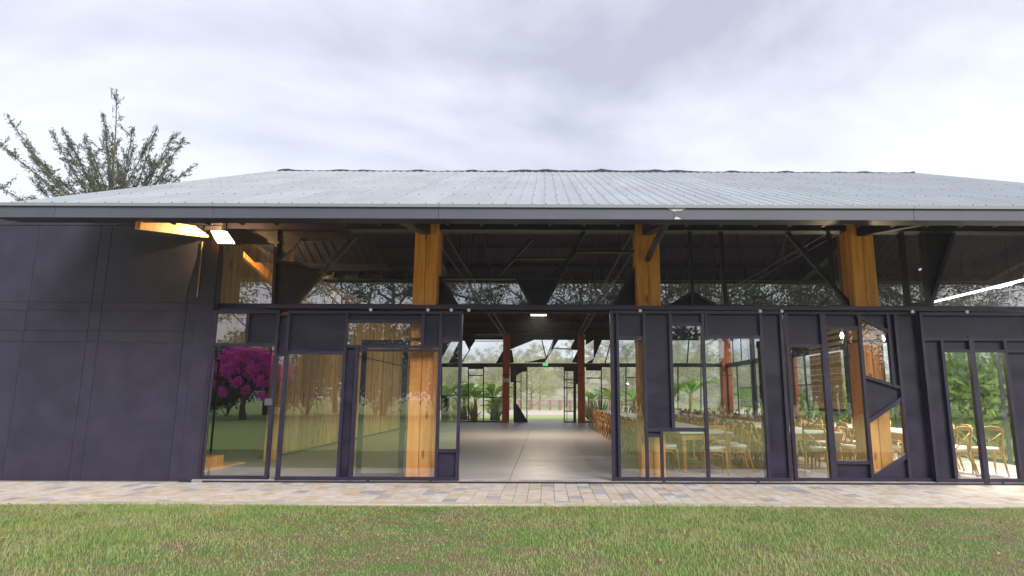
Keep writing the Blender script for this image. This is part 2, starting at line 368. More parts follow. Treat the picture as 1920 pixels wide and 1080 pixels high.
# glazing layout, metres on its own plane: bars (x0, z0, x1, z1, width), cells g = glass, s = steel sheet
FRONT={"L0":{"bars":[[-6.105,2.976,-6.105,0.023,0.055],[-5.481,2.976,-5.481,2.369,0.055],[-4.922,2.976,-4.922,0.023,0.055],[-6.105,2.976,-4.922,2.976,0.055],[-6.105,2.369,-4.922,2.369,0.055],[-6.105,0.023,-4.922,0.023,0.055],[-4.922,2.919,-4.738,2.919,0.04],[-4.922,2.181,-4.738,2.181,0.04]],"cells":[["g",[[-6.105,2.369],[-5.481,2.369],[-5.481,2.976],[-6.105,2.976]]],["s",[[-5.481,2.369],[-4.922,2.369],[-4.922,2.976],[-5.481,2.976]]],["g",[[-6.105,0.023],[-4.922,0.023],[-4.922,2.369],[-6.105,2.369]]],["s",[[-4.922,2.181],[-4.738,2.181],[-4.738,2.919],[-4.922,2.919]]],["g",[[-4.922,0.023],[-4.738,0.023],[-4.738,2.181],[-4.922,2.181]]]]},"L1":{"bars":[[-4.699,2.965,-4.699,0.022,0.055],[-3.632,2.965,-3.632,0.022,0.055],[-3.414,2.338,-3.414,0.022,0.055],[-2.228,2.965,-2.228,2.338,0.055],[-1.908,2.965,-1.908,0.022,0.055],[-1.538,2.965,-1.538,0.022,0.055],[-4.699,2.965,-1.538,2.965,0.055],[-4.699,0.022,-1.538,0.022,0.055],[-4.699,2.222,-3.632,2.222,0.055],[-3.632,2.798,-2.228,2.798,0.055],[-3.632,2.338,-1.908,2.338,0.045],[-3.414,2.27,-1.908,2.27,0.04],[-1.908,2.459,-1.538,2.459,0.055],[-1.908,0.5,-1.538,0.5,0.055]],"cells":[["s",[[-4.699,2.222],[-3.632,2.222],[-3.632,2.965],[-4.699,2.965]]],["g",[[-4.699,0.022],[-3.632,0.022],[-3.632,2.222],[-4.699,2.222]]],["s",[[-3.632,2.798],[-2.228,2.798],[-2.228,2.965],[-3.632,2.965]]],["g",[[-3.632,2.338],[-2.228,2.338],[-2.228,2.798],[-3.632,2.798]]],["s",[[-2.228,2.338],[-1.908,2.338],[-1.908,2.965],[-2.228,2.965]]],["s",[[-3.632,0.022],[-3.414,0.022],[-3.414,2.338],[-3.632,2.338]]],["g",[[-3.414,0.022],[-1.908,0.022],[-1.908,2.338],[-3.414,2.338]]],["s",[[-1.908,2.459],[-1.538,2.459],[-1.538,2.965],[-1.908,2.965]]],["g",[[-1.908,0.5],[-1.538,0.5],[-1.538,2.459],[-1.908,2.459]]],["s",[[-1.908,0.022],[-1.538,0.022],[-1.538,0.5],[-1.908,0.5]]]]},"R1":{"bars":[[1.221,2.986,1.221,0.032,0.055],[1.327,2.986,1.327,0.032,0.045],[1.817,2.986,1.817,0.032,0.055],[2.296,2.986,2.296,0.879,0.055],[2.08,0.879,2.08,0.032,0.05],[2.891,2.986,2.891,0.032,0.055],[2.951,2.986,2.951,2.535,0.04],[3.962,2.986,3.962,0.032,0.055],[4.332,2.986,4.332,0.032,0.055],[1.221,2.986,4.332,2.986,0.055],[1.221,0.032,4.332,0.032,0.055],[1.327,2.519,1.817,2.519,0.055],[2.296,2.763,2.891,2.763,0.055],[2.891,2.535,3.962,2.535,0.055],[1.817,0.879,2.891,0.879,0.07],[1.817,0.771,2.08,0.771,0.05]],"cells":[["s",[[1.221,0.032],[1.327,0.032],[1.327,2.986],[1.221,2.986]]],["s",[[1.327,2.519],[1.817,2.519],[1.817,2.986],[1.327,2.986]]],["g",[[1.327,0.032],[1.817,0.032],[1.817,2.519],[1.327,2.519]]],["s",[[1.817,0.879],[2.296,0.879],[2.296,2.986],[1.817,2.986]]],["s",[[2.296,2.763],[2.891,2.763],[2.891,2.986],[2.296,2.986]]],["g",[[2.296,0.879],[2.891,0.879],[2.891,2.763],[2.296,2.763]]],["s",[[1.817,0.771],[2.08,0.771],[2.08,0.879],[1.817,0.879]]],["g",[[1.817,0.032],[2.08,0.032],[2.08,0.771],[1.817,0.771]]],["g",[[2.08,0.032],[2.891,0.032],[2.891,0.879],[2.08,0.879]]],["s",[[2.891,2.535],[2.951,2.535],[2.951,2.986],[2.891,2.986]]],["s",[[2.951,2.535],[3.962,2.535],[3.962,2.986],[2.951,2.986]]],["g",[[2.891,0.032],[3.962,0.032],[3.962,2.535],[2.891,2.535]]],["s",[[3.962,0.032],[4.332,0.032],[4.332,2.986],[3.962,2.986]]]]},"R2":{"bars":[[4.451,2.996,4.451,0.024,0.055],[5.128,2.996,5.128,0.024,0.11],[5.803,2.996,5.803,0.024,0.055],[6.331,2.996,6.331,1.707,0.04],[6.47,2.996,6.47,0.024,0.055],[6.89,2.996,6.89,0.024,0.055],[4.451,2.996,6.89,2.996,0.055],[4.451,0.024,6.89,0.024,0.055],[4.451,2.39,5.128,2.39,0.055],[5.128,2.717,5.803,2.717,0.055],[5.128,0.316,5.803,0.316,0.055],[5.785,2.946,6.312,2.661,0.055],[5.826,1.83,6.458,1.631,0.055],[6.438,1.421,5.855,1.051,0.07],[6.477,0.448,5.883,0.08,0.07]],"cells":[["s",[[4.451,2.39],[5.128,2.39],[5.128,2.996],[4.451,2.996]]],["g",[[4.451,0.024],[5.128,0.024],[5.128,2.39],[4.451,2.39]]],["s",[[5.128,2.717],[5.803,2.717],[5.803,2.996],[5.128,2.996]]],["g",[[5.128,0.316],[5.803,0.316],[5.803,2.717],[5.128,2.717]]],["s",[[5.128,0.024],[5.803,0.024],[5.803,0.316],[5.128,0.316]]],["s",[[5.795,2.946],[6.312,2.661],[6.331,2.996]]],["g",[[5.795,2.946],[6.312,2.661],[6.346,1.669],[5.826,1.83]]],["s",[[5.826,1.83],[6.458,1.631],[6.457,1.421],[5.855,1.051]]],["g",[[5.855,1.051],[6.457,1.421],[6.477,0.448],[5.883,0.08]]],["s",[[5.883,0.08],[6.477,0.448],[6.475,0.045],[5.88,0.043]]],["s",[[6.34,2.968],[6.469,2.969],[6.468,1.631],[6.356,1.679]]],["s",[[6.47,0.024],[6.89,0.024],[6.89,2.996],[6.47,2.996]]]]},"R3":{"bars":[[6.901,2.973,6.901,0.03,0.055],[7.236,2.51,7.236,0.03,0.055],[7.772,2.51,7.772,0.03,0.09],[8.385,2.51,8.385,0.03,0.055],[8.912,2.973,8.912,0.03,0.055],[6.901,2.973,8.912,2.973,0.055],[6.901,0.03,8.912,0.03,0.055],[6.901,2.51,8.912,2.51,0.055],[7.236,2.297,8.912,2.297,0.055]],"cells":[["s",[[6.901,2.51],[8.912,2.51],[8.912,2.973],[6.901,2.973]]],["s",[[6.901,0.03],[7.236,0.03],[7.236,2.51],[6.901,2.51]]],["s",[[7.236,2.297],[7.772,2.297],[7.772,2.51],[7.236,2.51]]],["g",[[7.236,0.03],[7.772,0.03],[7.772,2.297],[7.236,2.297]]],["s",[[7.772,2.297],[8.385,2.297],[8.385,2.51],[7.772,2.51]]],["g",[[7.772,0.03],[8.385,0.03],[8.385,2.297],[7.772,2.297]]],["s",[[8.385,0.03],[8.912,0.03],[8.912,2.51],[8.385,2.51]]]]},"C0":{"bars":[[-6.39,4.564,-6.345,3.114,0.12],[-5.277,4.676,-5.227,3.138,0.06],[-6.427,4.402,-5.235,4.406,0.06],[-4.82,4.462,-5.217,4.053,0.06],[-5.236,4.032,-4.238,3.886,0.06],[-3.755,4.52,-4.877,3.129,0.09]],"cells":[["g",[[-6.396,4.402],[-5.256,4.406],[-5.227,3.138],[-6.386,3.113]]],["g",[[-4.819,4.44],[-3.835,4.444],[-4.239,3.897],[-5.154,4.043]]],["g",[[-3.807,4.682],[-2.525,4.686],[-2.464,3.148],[-4.868,3.139]]],["s",[[-6.484,4.672],[-5.277,4.676],[-5.256,4.406],[-6.458,4.402]]],["s",[[-5.277,4.676],[-3.807,4.682],[-3.845,4.444],[-4.839,4.44],[-5.189,4.085],[-5.241,4.085]]],["s",[[-5.236,4.032],[-4.259,3.886],[-4.858,3.14],[-5.227,3.138]]]]},"C1":{"bars":[[-2.062,3.714,0.289,3.723,0.06],[-2.009,3.672,-1.673,3.151,0.06],[-0.55,3.709,-0.245,3.156,0.06],[0.773,4.676,-0.03,3.157,0.08],[0.582,4.202,0.113,3.722,0.06],[-0.286,4.478,-0.954,3.718,0.06],[-0.606,4.101,0.415,4.116,0.04],[0.582,4.245,1.804,4.249,0.04],[1.786,3.95,1.296,3.151,0.06]],"cells":[["g",[[-2.084,4.688],[0.763,4.698],[0.113,3.722],[-2.052,3.714]]],["g",[[-1.999,3.694],[-0.55,3.699],[-0.256,3.156],[-1.684,3.151]]],["g",[[0.763,4.698],[1.814,4.702],[1.797,3.95],[1.296,3.161],[-0.019,3.157],[0.258,3.691],[0.414,3.945]]],["s",[[-2.075,3.778],[-1.999,3.694],[-1.684,3.151],[-2.084,3.149]]],["s",[[-0.549,3.688],[0.258,3.691],[-0.019,3.157],[-0.256,3.156]]],["s",[[0.415,4.116],[0.603,4.234],[0.258,3.702],[0.113,3.722]]],["s",[[1.797,3.95],[1.779,3.163],[1.306,3.161]]]]},"C2":{"bars":[[2.261,3.144,5.94,3.157,0.04],[2.842,4.651,2.838,3.167,0.06],[3.451,4.654,3.475,3.169,0.07],[2.848,3.438,2.354,3.155,0.06],[2.848,3.438,3.331,3.158,0.06],[4.704,4.712,5.91,3.157,0.08],[5.572,4.661,5.59,3.542,0.05]],"cells":[["g",[[2.255,4.704],[2.854,4.706],[2.848,3.438],[2.375,3.165],[2.211,3.164]]],["g",[[2.854,4.706],[3.453,4.708],[3.475,3.169],[3.31,3.168],[2.848,3.438]]],["g",[[3.453,4.708],[4.704,4.712],[5.891,3.177],[3.475,3.169]]],["g",[[4.704,4.712],[5.766,4.716],[5.708,3.333],[5.862,3.208]]],["s",[[2.375,3.165],[2.848,3.438],[3.31,3.168]]]]},"C3":{"bars":[[6.991,4.666,7.001,3.181,0.08],[7.4,4.668,7.392,3.183,0.07],[8.047,4.724,7.412,3.183,0.07],[6.974,3.223,7.427,3.224,0.07]],"cells":[["g",[[6.491,4.719],[6.996,4.721],[6.991,3.181],[6.456,3.179]]],["g",[[6.996,4.721],[7.406,4.722],[7.392,3.183],[6.991,3.181]]],["g",[[8.047,4.724],[9.856,4.731],[9.953,3.192],[7.423,3.183]]],["s",[[7.406,4.722],[8.047,4.724],[7.423,3.183],[7.392,3.183]]]]},"B0":{"bars":[[-6.839,3.21,-2.3,3.226,0.22],[-6.721,0.01,-2.253,0.025,0.1],[-4.398,3.157,-4.32,0.018,0.06],[-3.534,3.16,-3.469,0.021,0.06],[-4.354,2.637,-3.554,2.64,0.06],[-5.888,1.51,-4.388,1.515,0.06],[-3.467,1.398,-2.304,1.402,0.06],[-5.941,3.152,-5.839,0.013,0.06],[-4.061,4.609,-2.383,4.615,0.04],[-4.33,4.143,-4.804,3.34,0.05]],"cells":[["g",[[-6.89,4.599],[-6.082,4.602],[-6.04,3.336],[-6.843,3.333]]],["g",[[-5.956,3.613],[-5.397,4.574],[-4.993,4.575],[-5.546,3.337],[-5.947,3.336]]],["g",[[-4.892,4.296],[-4.684,4.638],[-4.39,4.081],[-4.712,3.34],[-4.928,3.339]]],["g",[[-4.061,4.609],[-2.383,4.615],[-2.376,4.15],[-2.827,3.347],[-4.681,3.34]]],["g",[[-4.067,4.858],[-2.386,4.864],[-2.383,4.646],[-4.062,4.64]]],["g",[[-6.834,3.087],[-5.97,3.09],[-5.871,0.042],[-6.722,0.04]]],["g",[[-5.725,3.153],[-4.429,3.157],[-4.351,0.048],[-5.476,0.044],[-5.52,1.481],[-5.673,1.48]]],["g",[[-4.363,3.004],[-3.562,3.007],[-3.5,0.051],[-4.29,0.048]]],["g",[[-3.503,3.16],[-2.33,3.164],[-2.284,0.055],[-3.439,0.051]]],["s",[[-6.285,5.1],[-4.073,5.108],[-4.067,4.858],[-4.061,4.609],[-4.39,4.081],[-4.684,4.638],[-4.993,4.575],[-5.428,4.573],[-5.956,3.613],[-6.235,3.612]]],["s",[[-5.36,3.338],[-4.923,4.296],[-4.866,3.34]]],["s",[[-2.376,4.15],[-2.314,4.15],[-2.302,3.348],[-2.827,3.347]]],["s",[[-5.887,1.48],[-5.52,1.481],[-5.476,0.044],[-5.84,0.043]]],["s",[[-4.369,3.219],[-3.566,3.221],[-3.562,3.007],[-4.363,3.004]]],["s",[[-4.994,4.606],[-4.892,4.296],[-5.36,3.338],[-5.546,3.337]]]]},"B1":{"bars":[[-1.991,3.227,1.961,3.241,0.22],[-0.223,4.872,0.076,3.664,0.06],[0.076,3.634,0.57,4.874,0.05],[0.447,4.222,1.935,4.134,0.06],[-0.047,3.387,0.509,4.222,0.05],[-1.774,3.136,-1.736,0.027,0.06],[1.775,3.148,1.759,0.039,0.06],[-1.948,2.28,-1.764,2.281,0.06]],"cells":[["g",[[-1.919,4.12],[-1.2,4.464],[-0.223,4.853],[0.067,3.643],[-1.19,3.383],[-1.789,3.381]]],["g",[[-0.095,4.716],[0.57,4.856],[0.384,4.283],[0.261,4.004],[0.097,3.988]]],["g",[[0.881,4.857],[1.806,4.86],[1.455,4.256],[0.509,4.253]]],["g",[[0.447,4.191],[1.898,4.103],[1.548,3.393],[-0.059,3.387]]],["g",[[-1.948,2.28],[-1.794,2.281],[-1.767,0.056],[-1.919,0.056]]],["g",[[1.801,2.172],[1.924,2.172],[1.911,0.069],[1.79,0.069]]],["s",[[-2.047,5.115],[1.972,5.129],[1.971,4.848],[0.881,4.857],[0.57,4.856],[-0.114,4.716],[-0.223,4.853],[-1.2,4.464],[-2.034,4.12]]],["s",[[0.57,4.843],[0.881,4.844],[0.509,4.253],[0.447,4.191],[0.261,4.004],[0.384,4.283]]],["s",[[-1.19,3.383],[0.067,3.643],[-0.016,3.387]]],["s",[[1.815,4.879],[1.971,4.879],[1.966,4.103],[1.904,4.103],[1.471,4.225]]],["s",[[1.904,4.103],[1.966,4.103],[1.962,3.363],[1.56,3.393]]],["s",[[-2.034,4.12],[-1.91,4.121],[-1.777,3.381],[-2.024,3.349]]],["s",[[-1.99,3.135],[-1.805,3.135],[-1.794,2.281],[-1.979,2.28]]],["s",[[1.775,3.148],[1.96,3.149],[1.955,2.172],[1.77,2.172]]]]},"B2":{"bars":[[2.362,3.242,6.254,3.255,0.22],[2.337,0.041,6.167,0.054,0.1],[3.257,3.184,3.218,0.044,0.06],[2.418,2.508,3.218,2.511,0.06],[4.677,3.189,4.617,0.049,0.06],[4.696,2.547,6.173,2.552,0.06],[3.867,4.73,3.476,3.369,0.06]],"cells":[["g",[[2.372,4.414],[2.831,4.696],[2.82,3.622],[2.364,3.463]]],["g",[[3.326,4.697],[4.459,4.763],[4.434,3.372],[2.734,3.366]]],["g",[[4.46,4.826],[6.234,4.832],[6.195,3.378],[4.434,3.372]]],["g",[[2.422,2.936],[3.223,2.939],[3.188,0.073],[2.398,0.071]]],["g",[[3.288,3.184],[4.647,3.188],[4.587,0.078],[3.249,0.074]]],["g",[[4.706,3.097],[6.188,3.102],[6.107,0.083],[4.648,0.078]]],["s",[[2.378,5.13],[6.305,5.144],[6.296,4.832],[4.459,4.763],[3.326,4.697],[2.734,3.366],[2.363,3.365],[2.82,3.622],[2.831,4.696],[2.372,4.414]]],["s",[[2.362,3.15],[3.226,3.153],[3.223,2.939],[2.36,2.936]]]]},"B3":{"bars":[[6.377,3.256,10.392,3.27,0.22],[6.289,0.054,10.242,0.068,0.1],[8.381,4.839,8.204,3.385,0.06],[9.066,4.842,8.873,0.063,0.05],[7.672,3.199,7.566,0.059,0.06]],"cells":[["g",[[6.485,4.895],[10.407,4.909],[10.336,3.392],[6.442,3.379]]],["g",[[6.436,3.133],[10.325,3.147],[10.182,0.097],[6.351,0.084]]],["s",[[6.369,5.207],[10.484,5.221],[10.47,4.909],[6.36,4.895]]]]},"B4":{"bars":[[10.701,3.271,14.779,3.285,0.22],[10.546,0.069,14.56,0.082,0.1],[11.81,3.213,11.64,0.072,0.06],[12.953,3.217,12.766,0.076,0.06],[13.708,4.92,13.613,3.404,0.06]],"cells":[["g",[[10.843,4.91],[14.891,4.925],[14.787,3.408],[10.769,3.394]]],["g",[[11.054,2.905],[11.763,2.907],[11.612,0.102],[10.912,0.1]]],["g",[[11.838,3.152],[14.771,3.162],[14.562,0.112],[11.673,0.102]]],["s",[[10.796,5.222],[14.913,5.237],[14.891,4.925],[10.781,4.91]]],["s",[[10.829,3.363],[11.849,3.367],[11.824,2.907],[10.807,2.904]]],["s",[[10.745,2.903],[11.023,2.904],[10.882,0.1],[10.608,0.099]]]]},"BL":{"bars":[[-1.722,3.176,-1.685,0.019,0.14],[-1.039,3.178,-1.012,0.021,0.06],[-1.715,0.019,-0.982,0.022,0.06],[-1.377,2.839,-1.355,0.65,0.04],[-1.65,2.286,-1.372,2.287,0.04]],"cells":[["g",[[-1.633,2.654],[-1.377,2.839],[-1.068,2.901],[-1.044,0.171],[-1.583,1.041]]],["s",[[-1.753,3.176],[-1.039,3.178],[-1.037,2.901],[-1.377,2.839],[-1.633,2.654],[-1.747,2.653]]],["s",[[-1.728,1.04],[-1.583,1.041],[-1.044,0.171],[-1.012,0.021],[-1.715,0.019]]]]},"BR":{"bars":[[1.133,3.186,1.127,0.029,0.06],[1.692,3.188,1.677,0.031,0.06],[1.127,0.029,1.8,0.031,0.06],[1.288,2.909,1.28,0.029,0.03],[1.132,2.418,1.689,2.42,0.05],[1.286,2.235,1.688,2.237,0.04],[1.131,1.96,1.686,1.962,0.06],[1.19,0.629,1.68,0.63,0.06]],"cells":[["g",[[1.133,2.909],[1.691,2.911],[1.678,0.06],[1.127,0.059]]],["s",[[1.133,3.186],[1.785,3.188],[1.784,2.911],[1.133,2.909]]],["s",[[1.691,2.911],[1.815,2.911],[1.8,0.061],[1.678,0.06]]]]}}

# ================================================================== THE SETTING: ground
def sheet(name, x0, x1, y0, y1, z, m, nx=1, ny=1, kind='structure'):
    mb = MB()
    xs = np.linspace(x0, x1, nx + 1); ys = np.linspace(y0, y1, ny + 1)
    v = [(x, y, z) for y in ys for x in xs]
    f = [(j * (nx + 1) + i, j * (nx + 1) + i + 1, (j + 1) * (nx + 1) + i + 1, (j + 1) * (nx + 1) + i) for j in range(ny) for i in range(nx)]
    mb.add(v, f); return tag(mb.build(name, m), kind=kind)
tag(MB().box(-400, 400, -300, 500, -1.4, -0.16).build('ground', M['lawn']), kind='structure')
tag(MB().box(-60, 60, -80, 4.6, -0.155, -0.072).build('far_lawn', M['lawn']), kind='structure')
tag(MB().box(-10.6, 10.2, 4.61, 9.06, -0.155, -0.075).build('lawn', M['soil']), kind='structure')
for a_, b_ in ((-60, -10.6), (10.2, 60)): tag(MB().box(a_, b_, 4.61, 9.06, -0.155, -0.072).build('side_lawn', M['lawn']), kind='structure')
tag(MB().box(-60, -11.2, 9.06, 75, -0.155, -0.075).build('side_lawn', M['lawn']), kind='structure')
tag(MB().box(11.6, 60, 9.06, 38.4, -0.155, -0.075).build('side_lawn', M['lawn']), kind='structure')
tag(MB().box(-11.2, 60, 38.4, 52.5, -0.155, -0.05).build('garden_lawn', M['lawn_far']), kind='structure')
tag(MB().box(-11.2, 60, 52.5, 68, -0.155, -0.03).build('gravel_path', M['path']), kind='structure')
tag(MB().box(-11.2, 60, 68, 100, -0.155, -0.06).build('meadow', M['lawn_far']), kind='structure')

# pavement: bedding, kerb and blocks laid in staggered lines
pav = tag(MB().box(-12, 12, 9.06, 11.22, -0.155, -0.085).build('pavement', M['soil']), kind='structure')
for k in range(24):
    x0 = -12 + k
    MB().cbox(x0 + .003, x0 + .997, 9.06, 9.25, -0.085, -0.046).build('kerb', M['kerb'], pav)
PW = 0.206
blocks = []
ncol = int(24 / PW)
for i in range(ncol):
    x0 = -12 + i * PW
    off = 0.0 if i % 2 == 0 else 0.155
    y = 9.255 - off * rnd.uniform(.9, 1.1)
    while y < 11.2:
        l = rnd.choice([0.31, 0.31, 0.31, 0.155, 0.465]) if rnd.random() < .5 else 0.31
        a, b = max(y, 9.255), min(y + l, 11.215)
        if b - a > .03: blocks.append((x0, a, b))
        y += l
blocks.sort(key=lambda t: abs(t[0] + .1 - 0.2) + (t[1] - 9.2) * 1.5)
rest = MB(); tones = []
cache = {}
for n_, (x0, a, b) in enumerate(blocks):
    if n_ < 300:
        key = round(b - a, 2)
        if key not in cache:
            cache[key] = MB().cbox(.0025, PW - .0025, .0025, key - .0025, 0, .035, .004).mesh('paver', M['paver'])
        link('paver', cache[key], pav, (x0, a, -0.085 + rnd.uniform(0, .003)))
    else:
        z = rnd.uniform(0, .003); rest.cbox(x0 + .0025, x0 + PW - .0025, a + .0025, b - .0025, -0.085 + z, -0.05 + z, .004)
        tones += [rnd.random()] * 26
ro = rest.build('paver_field', M['paver'], pav); ro['kind'] = 'stuff'
at = ro.data.attributes.new('tone', 'FLOAT', 'FACE'); at.data.foreach_set('value', np.array(tones[:len(ro.data.polygons)], np.float32))

# hall floor in cast slabs, the long joint running away from the door
fl = tag(MB().box(-12, 11.0, 11.24, 37.6, -0.16, -0.06).build('floor', M['concrete']), kind='structure')
xs = [-11.9, -6.45, -0.62, 5.2, 10.95]; ys = [11.34, 14.6, 19.0, 23.5, 28.0, 32.5, 37.3]
for i in range(4):
    for j in range(6):
        MB().cbox(xs[i] + .003, xs[i + 1] - .003, ys[j] + .002, ys[j + 1] - .002, -0.06, 0.0, .004).build('floor_slab', M['floor'], fl)
MB().cbox(-6.2, 10.9, 11.235, 11.335, -0.06, -0.004, .01).build('door_sill', M['concrete'], fl)

# ================================================================== THE HALL
hall = thing('event_hall', 'long dark steel hall with grey ribbed roof, glazed sliding doors and golden timber columns', 'building')
YF, YB = 9.06, 37.6
T1 = 0.4375; RZ0 = 4.272; YR = 18.0; ZR = RZ0 + T1 * (YR - 8.94); T2 = (ZR - 4.95) / (YB - YR)
def zroof(y): return RZ0 + T1 * (y - 8.94) if y <= YR else ZR - T2 * (y - YR)
XL, XR = -8.32, 11.42
# roofing sheets, each ribbed
roof = MB().box(XL, XR, YR - .10, YR + .10, ZR - 0.10, ZR - 0.04).build('roof', M['ridge'], hall)
def ribbed(width, y0, y1, nr, h=.02):
    st = width / nr; prof = []
    for k in range(nr):
        c = (k + .5) * st
        prof += [(c - st / 2, 0), (c - .038, 0), (c - .016, h), (c + .016, h), (c + .038, 0)]
    prof.append((width, 0))
    n = len(prof); z0, z1 = zroof(y0), zroof(y1)
    v = [(x, y0, z0 + z) for x, z in prof] + [(x, y1, z1 + z) for x, z in prof] + [(x, y0, z0 + z - .004) for x, z in prof] + [(x, y1, z1 + z - .004) for x, z in prof]
    f = []
    for i in range(n - 1):
        f += [(i, i + 1, n + i + 1, n + i), (2 * n + i, 3 * n + i, 3 * n + i + 1, 2 * n + i + 1), (i, 2 * n + i, 2 * n + i + 1, i + 1)]
    return MB().add(v, f)
NS = 24; SW = (XR - XL) / NS
me_f = ribbed(SW, 9.0, YR, 4).mesh('roof_sheet', M['roof'])
me_b = ribbed(SW, YR + .002, YB, 4).mesh('roof_sheet', M['roof'])
sm = MB()
for q in range(7):
    y = 9.12 + q * 1.42
    for xx in (SW * .125, SW * .375, SW * .875):
        if (q * 3) % 7 == 1 and xx > SW * .8: continue
        z = zroof(y) + .018
        sm.add([(xx + .015 * math.cos(a), y + .015 * math.sin(a), z + T1 * .015 * math.sin(a)) for a in [k * math.pi / 3 for k in range(6)]] +
               [(xx + .009 * math.cos(a), y + .009 * math.sin(a), z + .012) for a in [k * math.pi / 3 for k in range(6)]],
               [tuple(range(6, 12))] + [(k, (k + 1) % 6, (k + 1) % 6 + 6, k + 6) for k in range(6)])
sm = sm.mesh('screw_row', M['screw'])
for k in range(NS):
    link('roof_sheet', me_f, roof, (XL + k * SW, 0, rnd.uniform(0, .004)))
    link('roof_sheet', me_b, roof, (XL + k * SW, 0, 0))
    link('roof_screws', sm, roof, (XL + k * SW, 0, .002))['kind'] = 'stuff'
# uneven foam closure seen along the ridge
mb = MB(); n = 120
top = []
for k in range(n + 1):
    x = XL + .1 + (XR - XL - .2) * k / n
    h = .012 + .045 * max(0, math.sin(k * .9) * math.sin(k * .37 + 1)) + rnd.uniform(0, .02)
    if -1.2 < x < 4.5: h += .03
    top.append((x, ZR + h))
mb.poly([(x, ZR - .03) for x, z in top] + [(x, z) for x, z in reversed(top)], YR - .05, YR + .05) if False else None
for (xa, za), (xb, zb) in zip(top, top[1:]):
    mb.add([(xa, YR - .05, ZR - .03), (xb, YR - .05, ZR - .03), (xb, YR - .03, zb), (xa, YR - .03, za), (xa, YR + .06, ZR - .03), (xb, YR + .06, ZR - .03), (xb, YR + .03, zb), (xa, YR + .03, za)],
           [(0, 1, 2, 3), (5, 4, 7, 6), (3, 2, 6, 7)])
mb.build('ridge_closure', M['ridge'], hall)
# added dark ribbed sheets, standing in for shade under both slopes
def dark_sheet(y0, y1):
    mb = MB(); st = .2; n = int((XR - XL) / st); prof = []
    for k in range(n):
        x = XL + .02 + k * st; prof += [(x, 0), (x + .13, 0), (x + .145, -.025), (x + .185, -.025)]
    z0, z1 = zroof(y0) - .07, zroof(y1) - .07; m = len(prof)
    mb.add([(x, y0, z0 + z) for x, z in prof] + [(x, y1, z1 + z) for x, z in prof], [(i, m + i, m + i + 1, i + 1) for i in range(m - 1)])
    return mb
l1 = dark_sheet(9.07, YR); l1.build('underside_shade', M['dark_sheet'], hall)
l2 = dark_sheet(YR, YB - .05); l2.build('underside_shade', M['dark_sheet'], hall)
# gutter in lengths with a pale folded lip
gx = [-8.34, -7.45, -5.05, -1.62, 1.95, 5.6, 8.5, 11.44]
for a, b in zip(gx, gx[1:]):
    g = MB().box(a + .003, b - .003, 9.02, 9.06, 4.105, 4.275).build('gutter', M['gutter'], hall)
    MB().box(a + .003, b - .003, 8.985, 9.06, 4.277, 4.325).build('gutter_lip', M['gutter_lip'], g)
    MB().box(a + .003, b - .003, 9.0602, 9.22, 4.105, 4.125).build('gutter_base', M['steel'], g)
MB().poly([(1.86, 4.276), (2.14, 4.276), (2.10, 4.255), (2.06, 4.236), (2.0, 4.24), (1.96, 4.225), (1.91, 4.25)], 9.014, 9.0195).build('paint_chip', M['chip'], hall)
MB().poly([(1.96, 4.105), (2.06, 4.105), (2.03, 4.13), (1.985, 4.145), (1.965, 4.13)], 9.014, 9.0195).build('paint_chip', M['chip'], hall)
# purlins
for y in [9.6, 10.9, 12.4, 13.9, 15.4, 16.9, 19.2, 21.2, 23.2, 25.2, 27.2, 29.2, 31.2, 33.2, 34.9, 36.9]:
    z = zroof(y) - .10
    MB().box(-6.55 if y > 11.3 else XL + .05, 11.3, y - .035, y + .035, z - .17, z - .008).build('purlin', M['dark_sheet'], hall)
# fascia beam above the clerestory, wall plate behind
MB().box(XL + .03, 11.3, 11.58, 11.83, 4.64, zroof(11.5) - .10).build('eaves_beam', M['steel'], hall)
MB().box(XL + .03, 11.3, 9.25, 9.40, 4.13, 4.24).build('eaves_beam', M['steel'], hall)
MB().box(-6.5, 11.3, 35.7, 35.95, 5.0, zroof(35.95) - .10).build('eaves_beam', M['steel'], hall)
# small purlin ends seen as teeth under the gutter
for k in range(30):
    x = -6.0 + k * .55
    MB().box(x, x + .05, 9.41, 9.62, 4.16, 4.26).build('cleat', M['steel'], hall)

# timber columns, each of four squared baulks
CX_ = [-2.275, 1.965, 6.075]
def column(x, y, top, m, w=.45, strap=None, front_notch=None):
    c = MB().box(x - .02, x + .02, y + .2, y + w - .2, 0.0, top).build('column', M['steel'], hall)
    h = w / 2
    for i in (0, 1):
        for j in (0, 1):
            x0 = x - h + i * h; y0 = y + j * h
            MB().cbox(x0 + .004, x0 + h - .004, y0 + .003, y0 + h - .003, 0.002, top - (.12 * ((i + j) % 2)), .007).build('baulk', m, c)
    if strap:
        MB().box(x - h - .006, x + h + .006, y - .006, y + w + .006, strap, strap + .05).build('strap', M['black'], c)
    return c
for x in CX_: column(x, 11.47, 4.9, M['oak'], strap=2.47)
column(10.39, 11.47, 4.9, M['oak'], strap=2.47)
for k, x in enumerate([-2.21, 2.09, 6.30]): column(x, 35.45, 5.03, M['red_timber'], w=.40, strap=2.66)
column(10.39, 35.4, 5.03, M['red_timber'], w=.55, strap=2.66)
for y in (26.0,): column(10.39, y, 4.9, M['red_timber'], w=.40, strap=2.66)
for y in (16.4, 21.0, 30.8): MB().cbox(10.3, 10.5, y + .05, y + .25, 0, 4.9).build('steel_post', M['black'], hall)
column(-6.25, 14.42, 4.9, M['oak'], w=.26)
